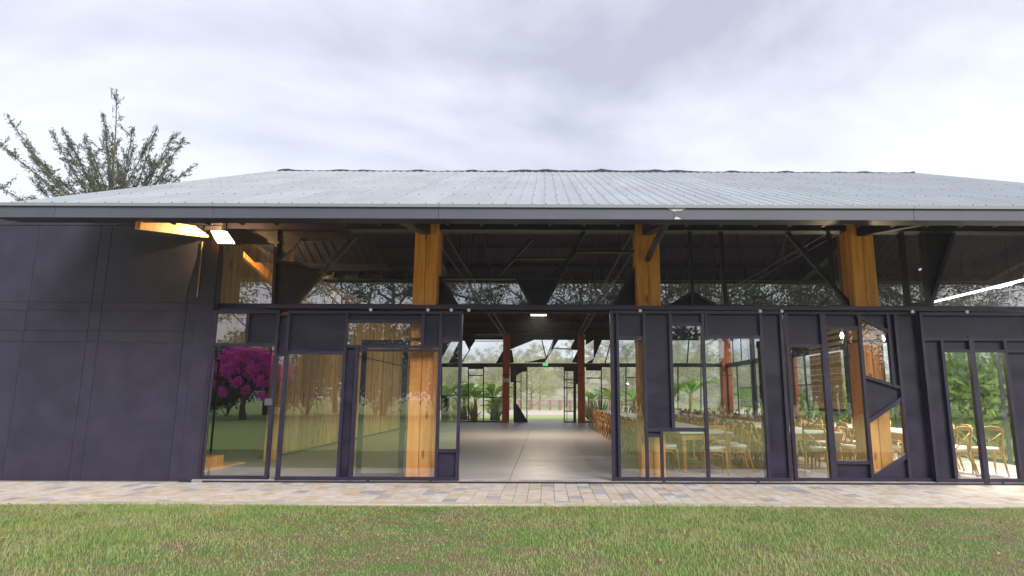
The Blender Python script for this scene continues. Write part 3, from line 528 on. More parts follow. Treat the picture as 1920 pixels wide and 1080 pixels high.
# brackets carrying the overhang
for x in CX_ + [10.39]:
    pts = [(9.27, 4.13), (11.46, 4.50), (11.46, zroof(11.46) - .12), (9.27, zroof(9.27) - .12)]
    v = [(x - .10, y, z) for y, z in pts] + [(x + .06, y, z) for y, z in pts]
    MB().add(v, [(0, 1, 2, 3), (7, 6, 5, 4), (0, 4, 5, 1), (1, 5, 6, 2), (2, 6, 7, 3), (3, 7, 4, 0)]).build('bracket', M['steel'], hall)
pts = [(9.3, 3.995), (11.25, 4.375), (11.25, 4.40), (10.75, 4.46), (9.3, 4.195)]
MB().add([(-6.40, y, z) for y, z in pts] + [(-6.32, y, z) for y, z in pts],
         [(0, 1, 2, 3, 4), (9, 8, 7, 6, 5)] + [(i, i + 5, (i + 1) % 5 + 5, (i + 1) % 5) for i in range(5)]).build('timber_outrigger', M['oak'], hall)
MB().tube([(1.93, 9.3, 4.20), (1.935, 10.3, 4.13), (1.94, 11.4, 4.02)], .055, 12).build('round_strut', M['steel'], hall, smooth=True)
# lattice trusses on each column line
def truss(x):
    mb = MB()
    for s in (-.13, .13):
        mb.box(x + s - .022, x + s + .022, 11.95, 35.4, 4.86, 4.92)
    nn = 34; L0, L1 = 12.2, 35.2
    for k in range(nn):
        a = L0 + (L1 - L0) * k / nn; b = L0 + (L1 - L0) * (k + 1) / nn; s = .13 if k % 2 else -.13
        mb.tube([(x + s, a, 4.89), (x - s, b, 4.89)], .014, 4)
    t = MB().tube([(x, 11.9, zroof(11.9) - .36), (x, YR, ZR - .36), (x, 35.5, zroof(35.5) - .36)], .05, 6)
    tr = mb.build('truss', M['steel'], hall)
    t.build('top_chord', M['dark_sheet'], tr)
    w = MB()
    for k in range(9):
        y = 13 + k * 2.6; y2 = y + 1.3
        w.tube([(x, y, 4.9), (x, y2, zroof(y2) - .36)], .025, 5); w.tube([(x, y2, zroof(y2) - .36), (x, y + 2.6, 4.9)], .025, 5)
    w.build('web', M['dark_sheet'], tr)
for x in CX_: truss(x)

# ---- glazed panels -------------------------------------------------
def panel(name, key, y, parent=hall, deep=.045, gm='glass', sname='steel_panel', m='steel', shift=0.0, sm='steel_panel'):
    d = FRONT[key]; mb = MB()
    for i, (x0, z0, x1, z1, w) in enumerate(d['bars']):
        dd = deep - .0013 * i
        mb.bar(x0, z0, x1, z1, w, y - dd, y + dd)
    fr = mb.build(name, M[m], parent)
    for kind, pts in d['cells']:
        if kind == 'g': MB().poly(pts, y + .004, y + .010).build('glass_pane', M[gm], fr)
        else: MB().poly(pts, y + .026, y + .034).build(sname, M[sm], fr)
    return fr
L0 = panel('fixed_glazing', 'L0', 11.33)
L1 = panel('sliding_door', 'L1', 11.26)
R1 = panel('sliding_door', 'R1', 11.26)
R2 = panel('sliding_door', 'R2', 11.33)
R3 = panel('sliding_door', 'R3', 11.26)
MB().box(-5.03, -4.90, 11.25, 11.36, 1.28, 1.40).build('lock_box', M['gutter'], L0)
MB().cbox(-6.02, -5.995, 11.22, 11.26, .05, 2.1, .004).build('pull_bar', M['black'], L0)
# rollers: hangers under the rail, wheels at the sill
def hanger(p, x):
    MB().box(x - .025, x + .025, 11.20, 11.225, 2.985, 3.035).build('hanger', M['white'], p)
def wheel(p, x, y=11.26):
    MB().tube([(x, y - .03, -.002), (x, y + .03, -.002)], .028, 10).build('wheel', M['black'], p)
for x in (-3.2, -2.15, -1.72, -1.4): hanger(L1, x)
for x in (1.75, 3.95, 4.35): hanger(R1, x)
for x in (6.75,): hanger(R2, x)
for x in (7.75,): hanger(R3, x)
for x in (-3.1, -2.0): wheel(L1, x)
for x in (2.1, 3.75): wheel(R1, x)
for x in (4.62, 6.25): wheel(R2, x, 11.30)
for x in (8.05,): wheel(R3, x)
for a, b in zip([(-2.93, 2.86), (-2.93, 2.40)], [0, 0]): pass
for x, z in [(-3.58, 2.79), (-3.58, 2.40), (-2.28, 2.40)]:
    MB().tube([(x, 11.235, z), (x, 11.25, z)], .014, 8).build('pane_fixing', M['white'], L1)
# hanging rail
rail = MB().box(-5.22, 9.3, 11.215, 11.30, 3.035, 3.105).build('door_rail', M['steel'], hall)
MB().box(-6.08, 9.3, 11.40, 11.46, 2.99, 3.06).build('rail_batten', M['steel'], rail)
MB().box(-6.48, 10.15, 11.55, 11.83, 3.06, 3.17).build('head_beam', M['steel'], hall)
# sill angle
MB().box(-6.0, 9.3, 11.228, 11.2345, -.084, -.02).build('sill_angle', M['black'], hall)
for key in ('C0', 'C1', 'C2', 'C3'): panel('clerestory', key, 11.75, gm='glass_up')
# steel leaves parked behind, between the columns
def stacked(x0, x1, z1=2.42, w=.09):
    mb = MB().bar(x0, .05, x0, z1, w, 11.50, 11.55).bar(x1, .05, x1, z1, w, 11.501, 11.549).bar(x0, z1, x1, z1, w * 1.4, 11.502, 11.548).bar(x0, .05, x1, .05, .06, 11.503, 11.547)
    f = mb.build('parked_door', M['black'], hall)
    MB().poly([(x0, .05), (x1, .05), (x1, z1), (x0, z1)], 11.52, 11.526).build('glass_pane', M['glass_far'], f)
    return f
stacked(-3.36, -2.60)
pd = stacked(4.02, 4.14); 

# ---- left wall of dark board, joints open ---------------------------
wx = [-11.2, -9.6, -8.43, -8.218, -6.654, -6.462]; wz = [-0.045, 2.413, 2.619, 2.998, 3.149, 4.62]
wall = MB().box(-11.2, -6.14, 11.345, 11.46, -.05, 5.0).build('board_wall', M['black'], hall)
for i in range(5):
    for j in range(5):
        MB().cbox(wx[i] + .0035, wx[i + 1] - .0035, 11.325 + rnd.uniform(0, .002), 11.3449, wz[j] + .003, wz[j + 1] - .003, .003).build('wall_board', M['render'], wall)
MB().cbox(-6.455, -6.135, 11.29, 11.3449, -.045, 4.62, .006).build('corner_pier', M['render'], wall)
MB().cbox(-11.2, -6.14, 11.32, 11.3448, 4.626, 5.0, .004).build('wall_board', M['render'], wall)
MB().box(-6.46, -6.44, 11.27, 11.288, 3.25, 4.30).build('conduit', M['dry'], wall)

# ---- plank wall down the left side, with a dark doorway near the front
pw = MB().box(-6.62, -6.50, 14.72, 35.7, 0.02, 5.0).build('plank_wall', M['black'], hall)
pmesh = [MB().cbox(0, .05, .007, .193, .03, 4.75, .006).mesh('plank', M['plank']) for _ in range(1)]
y = 14.72; k = 0
while y < 35.4:
    o = link('plank', pmesh[0], pw, (-6.50 + rnd.uniform(0, .012), y, rnd.uniform(-.01, .01))); y += .2; k += 1
MB().box(-6.46, -6.40, 14.72, 35.6, 0.0, .05).build('skirting', M['steel'], pw)
MB().box(-6.43, -6.40, 14.9, 35.4, 2.78, 2.81).build('cable_tray', M['black'], pw)
pm2 = MB().cbox(0, .05, .004, .196, 2.50, 4.75, .006).mesh('plank', M['plank'])
y = 11.86
while y < 14.5:
    link('plank', pm2, pw, (-6.50 + rnd.uniform(0, .012), y, rnd.uniform(-.01, .01))); y += .2
MB().box(-6.60, -6.50, 11.86, 14.7, 2.44, 5.0).build('lintel', M['black'], pw)
# dark side room behind the doorway
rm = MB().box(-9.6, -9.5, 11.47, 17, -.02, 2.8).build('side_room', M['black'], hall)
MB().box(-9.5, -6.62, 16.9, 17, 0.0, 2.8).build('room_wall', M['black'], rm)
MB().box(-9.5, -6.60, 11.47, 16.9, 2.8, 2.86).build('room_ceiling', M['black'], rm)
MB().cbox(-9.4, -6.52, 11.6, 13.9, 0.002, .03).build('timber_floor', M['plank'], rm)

# ---- back wall -------------------------------------------------------
for key in ('B0', 'B1', 'B2', 'B3'): panel('rear_glazing', key, 35.75, gm='glass_far', m='black', sm='dark_sheet')
for key, nm in (('BL', 'rear_door'), ('BR', 'rear_door')): panel(nm, key, 36.05, gm='glass_far', m='black', sm='dark_sheet')
MB().box(-8.2, 11.3, 37.3, 37.55, -.16, -.02).build('rear_step', M['concrete'], hall)
# ---- right side wall: open frames, glass, slatted screen -------------
def side_bay(y0, y1, mid):
    f = MB()
    xx = 10.40
    f.box(xx - .03, xx + .03, y0, y1, 3.10, 3.34)
    for y in (y0 + .05, mid, y1 - .05): f.box(xx - .029, xx + .029, y - .035, y + .035, 0.0, 3.0999)
    f.box(xx - .028, xx + .028, y0, y1, 0.0, .08)
    for y in (y0 + (y1 - y0) * .36, y0 + (y1 - y0) * .7): f.box(xx - .02, xx + .02, y - .03, y + .03, 3.3401, 5.0)
    fr = f.build('side_glazing', M['black'], hall)
    for a, b in ((y0 + .05, mid), (mid, y1 - .05)):
        MB().box(xx - .003, xx + .003, a, b, .08, 3.1).build('glass_pane', M['glass_far'], fr)
    MB().box(xx - .003, xx + .003, y0, y1, 3.34, 5.0).build('glass_pane' if y0 > 26 else 'steel_panel', M['glass_far'] if y0 > 26 else M['dark_sheet'], fr)
for a, b, m_ in ((11.95, 16.4, 14.2), (16.8, 21.0, 18.6), (21.4, 26.0, 24.8), (26.4, 30.8, 28.0), (31.2, 35.4, 33.6)): side_bay(a, b, m_)
def gable(x, z0):
    ys_ = [11.6, YR, 35.9]
    pts = [(11.6, z0), (35.9, z0), (35.9, zroof(35.9) - .1), (YR, ZR - .1), (11.6, zroof(11.6) - .1)]
    MB().add([(x, y, z) for y, z in pts] + [(x + .08, y, z) for y, z in pts], [(4, 3, 2, 1, 0), (5, 6, 7, 8, 9)] + [(i, (i + 1) % 5, (i + 1) % 5 + 5, i + 5) for i in range(5)]).build('gable_wall', M['dark_sheet'], hall)
gable(10.36, 5.0); gable(-6.72, 5.0)
# slats and boards of the screen
scr = MB().box(10.25, 10.30, 21.42, 23.9, 1.0, 1.06).build('slatted_screen', M['black'], hall)
z = 1.08
k = 0
while z < 3.75:
    h = .19 if z < 2.75 else .12
    MB().cbox(10.22, 10.26, 21.42, 23.9, z, z + h, .004).build('slat', M['plank'], scr); z += h + (.012 if z < 2.75 else .05 + .012 * k); k += z > 2.75
# balustrade outside the side wall
bal = MB().box(10.9, 10.96, 23, 35, 1.95, 2.0).box(10.9, 10.96, 23, 35, .92, 1.0).build('balustrade', M['black'], hall)
bm_ = MB().box(10.92, 10.94, -.01, .01, 1.0, 1.95).mesh('baluster', M['black'])
for k in range(80): link('baluster', bm_, bal, (0, 23.1 + k * .15, 0))

# ================================================================== THINGS IN AND ON THE HALL
# floodlight
t = thing('floodlight', 'lit square floodlight glowing warm yellow under the eaves at the left corner', 'lamp', (-6.02, 11.10, 4.355))
A_, B_, C_, D_ = [Vector(q) - Vector((-6.02, 11.10, 4.355)) for q in ((-6.277, 11.2, 4.488), (-5.976, 11.2, 4.479), (-5.69, 11.0, 4.196), (-6.015, 11.0, 4.205))]
fd = (B_ - A_).cross(D_ - A_).normalized(); fd = -fd if fd.y > 0 else fd
def slab4(k0, k1, s_):
    m_ = (A_ + B_ + C_ + D_) / 4; P = [m_ + (q - m_) * s_ for q in (A_, B_, C_, D_)]
    return MB().add([q + fd * k0 for q in P] + [q + fd * k1 for q in P], [(0, 1, 2, 3), (7, 6, 5, 4)] + [(i, i + 4, (i + 1) % 4 + 4, (i + 1) % 4) for i in range(4)])
slab4(-.05, 0, 1.06).build('housing', M['black'], t); slab4(.001, .006, .96).build('lens', M['lampglow'], t)
MB().box(-.02, .02, .0, .18, -.02, .02).build('arm', M['black'], t)
ld = bpy.data.lights.new('floodlight_glow', 'AREA'); ld.energy = 16; ld.color = (1.0, 0.62, 0.24); ld.shape = 'RECTANGLE'; ld.size = .3; ld.size_y = .24
lo = bpy.data.objects.new('floodlight_glow', ld); COL.objects.link(lo); lo.parent = t; lo.location = fd * .02; lo.rotation_euler = fd.to_track_quat('-Z', 'Y').to_euler()
ld = bpy.data.lights.new('floodlight_spill', 'POINT'); ld.energy = 45; ld.color = (1.0, 0.62, 0.22); ld.shadow_soft_size = 0
lo = bpy.data.objects.new('floodlight_spill', ld); COL.objects.link(lo); lo.parent = t; lo.location = fd * .10

# tube lights
t = thing('tube_light', 'small pale yellow tube light seen through the open doorway', 'lamp', (-0.25, 24, 4.62))
MB().box(-.33, .33, -.04, .04, 0, .05).build('fitting', M['white'], t)
MB().box(-.31, .31, -.03, .03, -.05, -.001).build('tube', M['tubeglow'], t)
MB().tube([(0, 0, .05), (0, 0, zroof(24) - 4.62 - .1)], .006, 5).build('cord', M['black'], t)
def lamp_light(par, w, col, sx, sy, loc=(0, 0, -.06), sh=None):
    l = bpy.data.lights.new('tube_glow', 'AREA'); l.energy = w; l.color = col; l.shape = 'RECTANGLE'; l.size = sx; l.size_y = sy
    o = bpy.data.objects.new('tube_glow', l); COL.objects.link(o); o.parent = par; o.location = loc
lamp_light(t, 120, (1, .86, .66), .6, .05)
for k in range(5):
    y0 = 14.35 - k * 0.62
    t = thing('led_strip', ['far end length of the bright white strip light above the right-hand doors', 'second length from the far end of the bright strip light at upper right',
                            'middle length of the bright strip light high inside at right', 'fourth length of the bright strip light, near the right frame edge',
                            'nearest length of the bright strip light at the upper right'][k], 'lamp', (9.08, y0, 3.66), 0, 'white strip light lengths hung in a line')
    MB().tube([(0, 0, 0), (0, -.58, 0)], .022, 8).build('tube', M['ledglow'], t)
    MB().box(-.03, .03, -.59, .01, .023, .05).build('holder', M['black'], t)
    lamp_light(t, 50, (1, .93, .82), .04, .55, (0, -.29, -.03))
    MB().tube([(0, -.3, .05), (0, -.3, zroof(y0) - 3.66 - .2)], .005, 4).build('cord', M['black'], t)
for (x, z, lb) in ((6.763, 2.87, 'lit festoon bulb above the slatted screen'), (7.692, 2.80, 'lit festoon bulb right of the third front timber column')):
    t = thing('festoon_bulb', lb, 'bulb', (x, 14, z), 0, 'festoon bulbs')
    MB().lathe([(.01, -.09), (.035, -.07), (.045, -.03), (.03, .02), (.02, .05)], n=10).build('bulb', M['bulbglow'], t, smooth=True)
    bl = bpy.data.lights.new('bulb_glow', 'POINT'); bl.energy = 45; bl.color = (1, .78, .45); bl.shadow_soft_size = .05
    bo = bpy.data.objects.new('bulb_glow', bl); COL.objects.link(bo); bo.parent = t; bo.location = (0, 0, -.16)
    MB().lathe([(.024, .051), (.024, .12), (.008, .13)], n=8).build('socket', M['black'], t)
    MB().tube([(0, 0, .13), (0.02, 0, zroof(14) - z - .2)], .005, 4).build('cord', M['black'], t)
t = thing('exit_sign', 'small green exit sign above the rear doorway', 'sign', (0.03, 35.5, 3.28))
MB().box(-.14, .14, -.02, .02, -.09, .09).build('sign_box', M['exit'], t)
MB().box(-.08, .07, -.024, -.021, -.02, .02).build('pictogram', M['white'], t)
MB().box(-.01, .01, -.01, .01, .09, .3).build('hanger', M['black'], t)
for x, lb in ((-2.30, 'left white notice sheet pinned on the red rear column'), (-2.11, 'right white notice sheet pinned on the red rear column')):
    o = MB().box(x - .075, x + .075, 35.43, 35.436, 2.25, 2.47).build('notice_sheet', M['white']); tag(o, lb, 'notice', 'notices on the rear column')
o = MB().cbox(-7.05, -6.60, 12.55, 13.1, .031, .25, .01).build('timber_box', M['oak']); tag(o, 'low golden timber box on the floor in the dark left doorway', 'box')

# ---- chairs ----------------------------------------------------------
def make_chair():
    t = thing('cross_back_chair', 'x', 'chair', group='wooden cross-back chairs at the long tables')
    w = M['chairwood']
    s = MB(); out_ = []
    for a in range(16):
        an = 2 * math.pi * a / 16; r = 1 / (abs(math.cos(an)) ** 3.2 + abs(math.sin(an)) ** 3.2) ** (1 / 3.2)
        yy = .205 * r * math.sin(an); xx = (.225 + .02 * yy / .2) * r * math.cos(an); out_.append((xx, yy))
    def slab(z0, z1, k):
        v = [(x * k, y * k, z0) for x, y in out_] + [(x * (k + .015), y * (k + .015), (z0 + z1) / 2) for x, y in out_] + [(x * k * .96, y * k * .96, z1) for x, y in out_]
        f = [tuple(range(15, -1, -1)), tuple(range(32, 48))]
        for l in (0, 16):
            f += [(l + i, l + (i + 1) % 16, l + 16 + (i + 1) % 16, l + 16 + i) for i in range(16)]
        return MB().add(v, f)
    slab(.435, .47, 1).build('seat', w, t)
    slab(.471, .52, .97).build('cushion', M['cushion'], t, smooth=True)
    for sx in (-1, 1):
        MB().tube([(sx * .185, .165, .45), (sx * .19, .18, .22), (sx * .20, .195, 0)], [.022, .019, .015], 7).build('leg', w, t, smooth=True)
        MB().tube([(sx * .19, -.185, .45), (sx * .195, -.215, .25), (sx * .205, -.285, 0)], [.022, .02, .016], 7).build('leg', w, t, smooth=True)
    bow = []
    for sx in (-1, 1):
        p = [(sx * .19, -.185, .44), (sx * .20, -.20, .60), (sx * .205, -.235, .76), (sx * .19, -.265, .865), (sx * .12, -.282, .905), (0, -.288, .915)]
        bow.append(p)
    MB().tube(bow[0] + bow[1][::-1][1:], [.019, .019, .018, .018, .018, .02, .018, .018, .018, .019, .019], 7).build('back_frame', w, t, smooth=True)
    MB().tube([(-.20, -.262, .855), (0, -.292, .87), (.20, -.262, .855)], [.012, .02, .012], 6).build('top_rail', w, t, smooth=True)
    for sx in (-1, 1):
        MB().tube([(sx * .18, -.245, .80), (sx * .09, -.255, .74), (0, -.252 - .006 * sx, .665), (-sx * .1, -.235, .57), (-sx * .17, -.195, .47)], [.017, .019, .02, .018, .015], 6, flat=.55).build('cross_slat', w, t, smooth=True)
    for (a, b) in (((.19, .175), (-.19, .175)), ((.19, -.2), (-.19, -.2)), ((.195, .17), (.195, -.2)), ((-.195, .17), (-.195, -.2))):
        P = []
        for k in range(7):
            u = k / 6; zz = .27 + .13 * math.sin(math.pi * u) ** .6
            P.append((a[0] + (b[0] - a[0]) * u, a[1] + (b[1] - a[1]) * u, zz))
        MB().tube(P, .011, 5).build('brace', w, t, smooth=True)
    return t
def make_table(L=2.5, Wd=.96):
    t = thing('long_table', 'x', 'table', group='white-topped wooden tables in rows')
    w = M['chairwood']
    MB().cbox(-Wd / 2 - .05, Wd / 2 + .05, -L / 2, L / 2, .745, .775, .006).build('table_top', M['tabletop'], t)
    a = MB()
    hw, hl = Wd / 2, L / 2 - .06
    a.box(-hw, hw, -hl, -hl + .03, .62, .7445).box(-hw, hw, hl - .03, hl, .62, .7445).box(-hw, -hw + .03, -hl + .031, hl - .031, .6205, .744).box(hw - .03, hw, -hl + .031, hl - .031, .6205, .744)
    a.build('apron', w, t)
    prof = [(.030, 0), (.042, .02), (.045, .05), (.036, .07), (.046, .10), (.038, .14), (.043, .25), (.05, .40), (.048, .47), (.03, .50), (.03, .515), (.052, .545), (.05, .57), (.03, .595), (.05, .60), (.05, .62)]
    for sx in (-1, 1):
        for sy in (-1, 1):
            MB().lathe([(r * 1.1, z) for r, z in prof], sx * (hw - .05), sy * (hl - .05), 12).build('leg', w, t, smooth=True)
    return t
ROWS = [(3.18, 'row beside the open doorway'), (5.36, 'middle row'), (7.52, 'row farthest right')]
ORD = ['front', 'second', 'third', 'fourth', 'fifth', 'sixth', 'seventh']
c0 = make_chair(); t0 = make_table(); used_c = used_t = False
def put_chair(x, y, rz, lb):
    global used_c
    if not used_c: used_c = True; c0.location = (x, y, 0); c0.rotation_euler = (0, 0, rz); c0['label'] = lb; return c0
    return dup(c0, (x, y, 0), rz, lb)
for ri, (xr, rn) in enumerate(ROWS):
    for k in range(7):
        y = 13.62 + k * 2.95
        if y > 33: break
        lb = '%s white-topped wooden table from the doors in the %s' % (ORD[k], rn)
        if not used_t: used_t = True; t0.location = (xr, y, 0); t0['label'] = lb
        else: dup(t0, (xr, y, 0), 0, lb)
        for s, sn in ((-1, 'left'), (1, 'right')):
            nj = 4 if k < 2 else 3
            for j in range(nj):
                yy = y - .96 + j * (.64 if nj == 4 else .9) + rnd.uniform(-.04, .04)
                xx = xr + s * (.66 + rnd.uniform(-.03, .06))
                if ri == 0 and k == 0 and s == -1 and j == 0: xx -= .04
                put_chair(xx, yy, R(90) * s + rnd.uniform(-.1, .1),
                          'cross-back chair, %s side, %s place, %s table of the %s' % (sn, (['near', 'second', 'third', 'far'] if nj == 4 else ['near', 'middle', 'far'])[j], ORD[k], rn))
put_chair(3.24, 12.16, R(-4), 'cross-back chair with white cushion at the near end of the table nearest the doorway')
put_chair(5.24, 12.12, R(-38), 'cross-back chair turned at the near end of the middle front table')
put_chair(7.80, 12.13, R(14), 'cross-back chair at the near end of the front table farthest right')
put_chair(8.50, 12.20, R(-12), 'cross-back chair with its back to the right-hand glass, beside the end chair')

# ================================================================== PLANTS AND BEYOND
def make_banana(seed, nl, L, m, trunk_m, stem_h, spread=.9):
    rs = random.Random(seed)
    t = thing('banana_plant', 'x', 'plant')
    MB().tube([(0, 0, -.05), (.03, 0, stem_h * .5), (0, .02, stem_h)], [.14, .11, .06], 8).build('stem', trunk_m, t, smooth=True)
    for k in range(nl):
        az = 2 * math.pi * k / nl + rs.uniform(-.3, .3); ll = L * rs.uniform(.75, 1.15); up = rs.uniform(.55, 1.25) 
        P = []; n = 7; h = stem_h * .9; r = 0
        ang = up
        for i in range(n):
            P.append(Vector((r * math.cos(az), r * math.sin(az), h)))
            r += ll / n * math.cos(ang) ; h += ll / n * math.sin(ang); ang -= .26 * spread
        v = []; side = Vector((-math.sin(az), math.cos(az), 0))
        for i, p in enumerate(P):
            u = i / (n - 1); wd = (0.02 if u < .25 else .17 * math.sin(math.pi * min(1, (u - .2) / .8)) ** .55 * L / 1.5 + .01)
            v += [p - side * wd + Vector((0, 0, wd * .35)), p, p + side * wd + Vector((0, 0, wd * .35))]
        f = []
        for i in range(n - 1):
            f += [(3 * i, 3 * i + 1, 3 * i + 4, 3 * i + 3), (3 * i + 1, 3 * i + 2, 3 * i + 5, 3 * i + 4)]
        MB().add(v, f).build('leaf', m, t, smooth=True)
    return t
def make_spiky(seed, n, L, m, name='spiky_plant', wide=.03, rise=(.5, 1.5)):
    rs = random.Random(seed); t = thing(name, 'x', 'plant'); mb = MB()
    for k in range(n):
        az = rs.uniform(0, 6.28); el = rs.uniform(*rise); l = L * rs.uniform(.6, 1.1)
        d = Vector((math.cos(az) * math.cos(el), math.sin(az) * math.cos(el), math.sin(el))); s = Vector((-math.sin(az), math.cos(az), 0))
        b = d * .03 + Vector((0, 0, 0)); m1 = d * l * .55; e = d * l - Vector((0, 0, l * .12 * math.cos(el)))
        mb.add([b - s * wide, b + s * wide, m1 + s * wide * .9, e, m1 - s * wide * .9, m1 * .999 + Vector((0, 0, -.02))], [(0, 5, 4), (0, 1, 5), (1, 2, 5), (5, 2, 3), (5, 3, 4)])
    mb.build('leaves', m, t)
    return t
def make_shrub(seed, r, h, n, L, m, name='shrub', cat='shrub', m_tr=None):
    t = thing(name, 'x', cat); rs = random.Random(seed)
    bl = [(rs.uniform(-r, r) * .6, rs.uniform(-r, r) * .6, h * rs.uniform(.3, .8), r * rs.uniform(.45, .7)) for _ in range(9)]
    V, F = cloud(bl, n, L, L * .45, seed, .55)
    V[:, 2] = np.maximum(V[:, 2], 0.02)
    link('foliage', np_mesh('foliage', V, F, m), t)
    mb = MB()
    for b in bl[:6]: mb.tube([(0, 0, -.05), (b[0] * .5, b[1] * .5, b[2] * .5), b[:3]], [.04, .03, .012], 5)
    mb.build('stems', m_tr or M['bark'], t)
    return t
def make_tree(seed, h, r, n, L, m, bark, first=.45, name='tree', forks=7, flat=.75, r0=None, asp=.45, sub=5, br=.34):
    t = thing(name, 'x', 'tree'); rs = random.Random(seed); mb = MB(); r0 = r0 or h * .018
    lean = rs.uniform(-.05, .05) * h
    T = [(0, 0, -.2), (lean * .3, 0, h * .3), (lean * .5 + rs.uniform(-.1, .1), .1, h * .6), (lean, 0, h * .88)]
    mb.tube(T, [r0 * 1.2, r0 * .95, r0 * .6, r0 * .22], 8); bl = []
    for k in range(forks):
        u = first + (.92 - first) * k / forks + rs.uniform(-.02, .02); z = h * u
        az = k * 2.4 + rs.uniform(-.4, .4); l = r * rs.uniform(.7, 1.05) * (1.1 - .5 * (u - first))
        p0 = Vector((lean * u, 0, z)); p2 = p0 + Vector((math.cos(az) * l, math.sin(az) * l, l * rs.uniform(.35, .8))); p1 = (p0 + p2) / 2 + Vector((rs.uniform(-.2, .2), rs.uniform(-.2, .2), -l * .05))
        mb.tube([p0, p1, p2], [r0 * .42, r0 * .28, r0 * .08], 5)
        for q in range(sub):
            s = p1.lerp(p2, rs.uniform(.1, 1.0)); e = s + Vector((rs.uniform(-1, 1), rs.uniform(-1, 1), rs.uniform(-.1, .9))) * l * .42
            mb.tube([s, (s + e) / 2 + Vector((0, 0, .05)), e], [r0 * .14, r0 * .08, r0 * .03], 4)
            bl.append((*e, r * br * rs.uniform(.6, 1.1)))
    mb.build('trunk', bark, t, smooth=True)
    V, F = cloud(bl, n, L, L * asp, seed, .15, flat)
    link('crown', np_mesh('crown', V, F, m), t)
    return t

# the wispy tree behind the left end of the roof
def wispy():
    t = thing('bamboo_like_tree', 'dark feathery tree with wind-swept plumes rising behind the left roof slope', 'tree', (-21.3, 30, -.15))
    rs = random.Random(4)
    tips = [(-26.9, 15.3), (-26.2, 15.3), (-25.6, 15.5), (-24.5, 15.2), (-23.5, 15.4), (-22.6, 15.7), (-21.3, 16.5), (-20.4, 15.5), (-19.8, 15.3), (-18.4, 14.5), (-18.8, 13.8), (-18.8, 12.8),
            (-26.3, 12.5), (-26.6, 14.2), (-26.6, 11.6), (-21.6, 14.5), (-22.8, 13.7), (-18.6, 12.3), (-24.4, 13.4), (-25.2, 12.2), (-23.6, 12.6), (-20.3, 13.6), (-21.0, 12.9), (-22.2, 12.0), (-27.4, 13.2), (-28.6, 15.0), (-28.3, 12.4), (-24.9, 14.2), (-19.6, 13.2), (-25.1, 15.0), (-23.9, 14.6), (-22.2, 14.8), (-20.0, 14.6), (-24.0, 12.0), (-19.3, 14.2), (-27.8, 14.2), (-26.0, 13.4), (-20.9, 14.9), (-19.0, 11.9), (-20.2, 12.2)]
    mb = MB(); mb.tube([(0, 0, 0), (.2, 0, 4), (-.1, 0, 9.0)], [.26, .2, .12], 8)
    C = []; D = []; 
    for i, (tx, tz) in enumerate(tips):
        a = Vector((rs.uniform(-.7, .5), rs.uniform(-.6, .6), 8.2 + rs.uniform(0, 1.2))); e = Vector((tx + 21.3, rs.uniform(-1.8, 1.8), tz + .05))
        mid = a.lerp(e, .55) + Vector((.30 * (1 if tx < -20 else -.4), 0, -.45 if tx < -21 else .25))
        P = []
        for k in range(11):
            u = k / 10; P.append((1 - u) ** 2 * a + 2 * u * (1 - u) * mid + u * u * e)
        mb.tube(P, [.05 * (1 - k / 11) + .008 for k in range(11)], 5)
        for q in range(9):
            k = rs.randint(2, 9); d = (P[k] - P[k - 1]).normalized(); sd_ = (d + Vector((rs.gauss(0, .6), rs.gauss(0, .6), rs.gauss(.1, .5)))).normalized(); ll = rs.uniform(.35, .95)
            mb.tube([P[k], P[k] + sd_ * ll * .5, P[k] + sd_ * ll], [.012, .008, .004], 4)
            for r_ in range(int(ll * 42)):
                u = rs.uniform(.15, 1.05); C.append(P[k] + sd_ * ll * u + Vector((rs.gauss(0, .05), rs.gauss(0, .05), rs.gauss(0, .05)))); D.append((sd_ + Vector((rs.gauss(0, .4), rs.gauss(0, .4), rs.gauss(-.15, .4)))).normalized())
        bare = (i == 6)
        ln_ = (e - a).length
        for q in range(int(ln_ * (6 if bare else 34))):
            u = rs.uniform(.12, 1.0) if not bare else rs.uniform(.5, 1)
            k = min(9, int(u * 10)); p = P[k].lerp(P[k + 1], u * 10 - k); d = (P[k + 1] - P[k]).normalized()
            wd = .42 * (1 - u) ** .9 + .05
            o = Vector((rs.gauss(0, 1), rs.gauss(0, 1), rs.gauss(0, 1))) * wd * .55
            for r_ in range(2):
                C.append(p + o + Vector((rs.gauss(0, .05), rs.gauss(0, .05), rs.gauss(0, .05)))); dd = (d + Vector((rs.gauss(0, .45), rs.gauss(0, .45), rs.gauss(-.1, .4)))).normalized(); D.append(dd)
    for q in range(1700):                                   # denser heart just above the roof line
        C.append(Vector((rs.gauss(-.9, 1.7), rs.gauss(0, .8), rs.uniform(8.6, 11.9) - abs(rs.gauss(0, .8)))))
        D.append(Vector((rs.gauss(-.3, .5), rs.gauss(0, .5), rs.gauss(.5, .4))).normalized())
    mb.build('trunk', M['bark'], t)
    C = np.array([tuple(c) for c in C]); D = np.array([tuple(c) for c in D]); n = len(C)
    V, F = leaf_quads(C, D, NR.uniform(.10, .30, n), NR.uniform(.025, .055, n), 9)
    link('foliage', np_mesh('foliage', V, F, M['leaf_far']), t)
wispy()

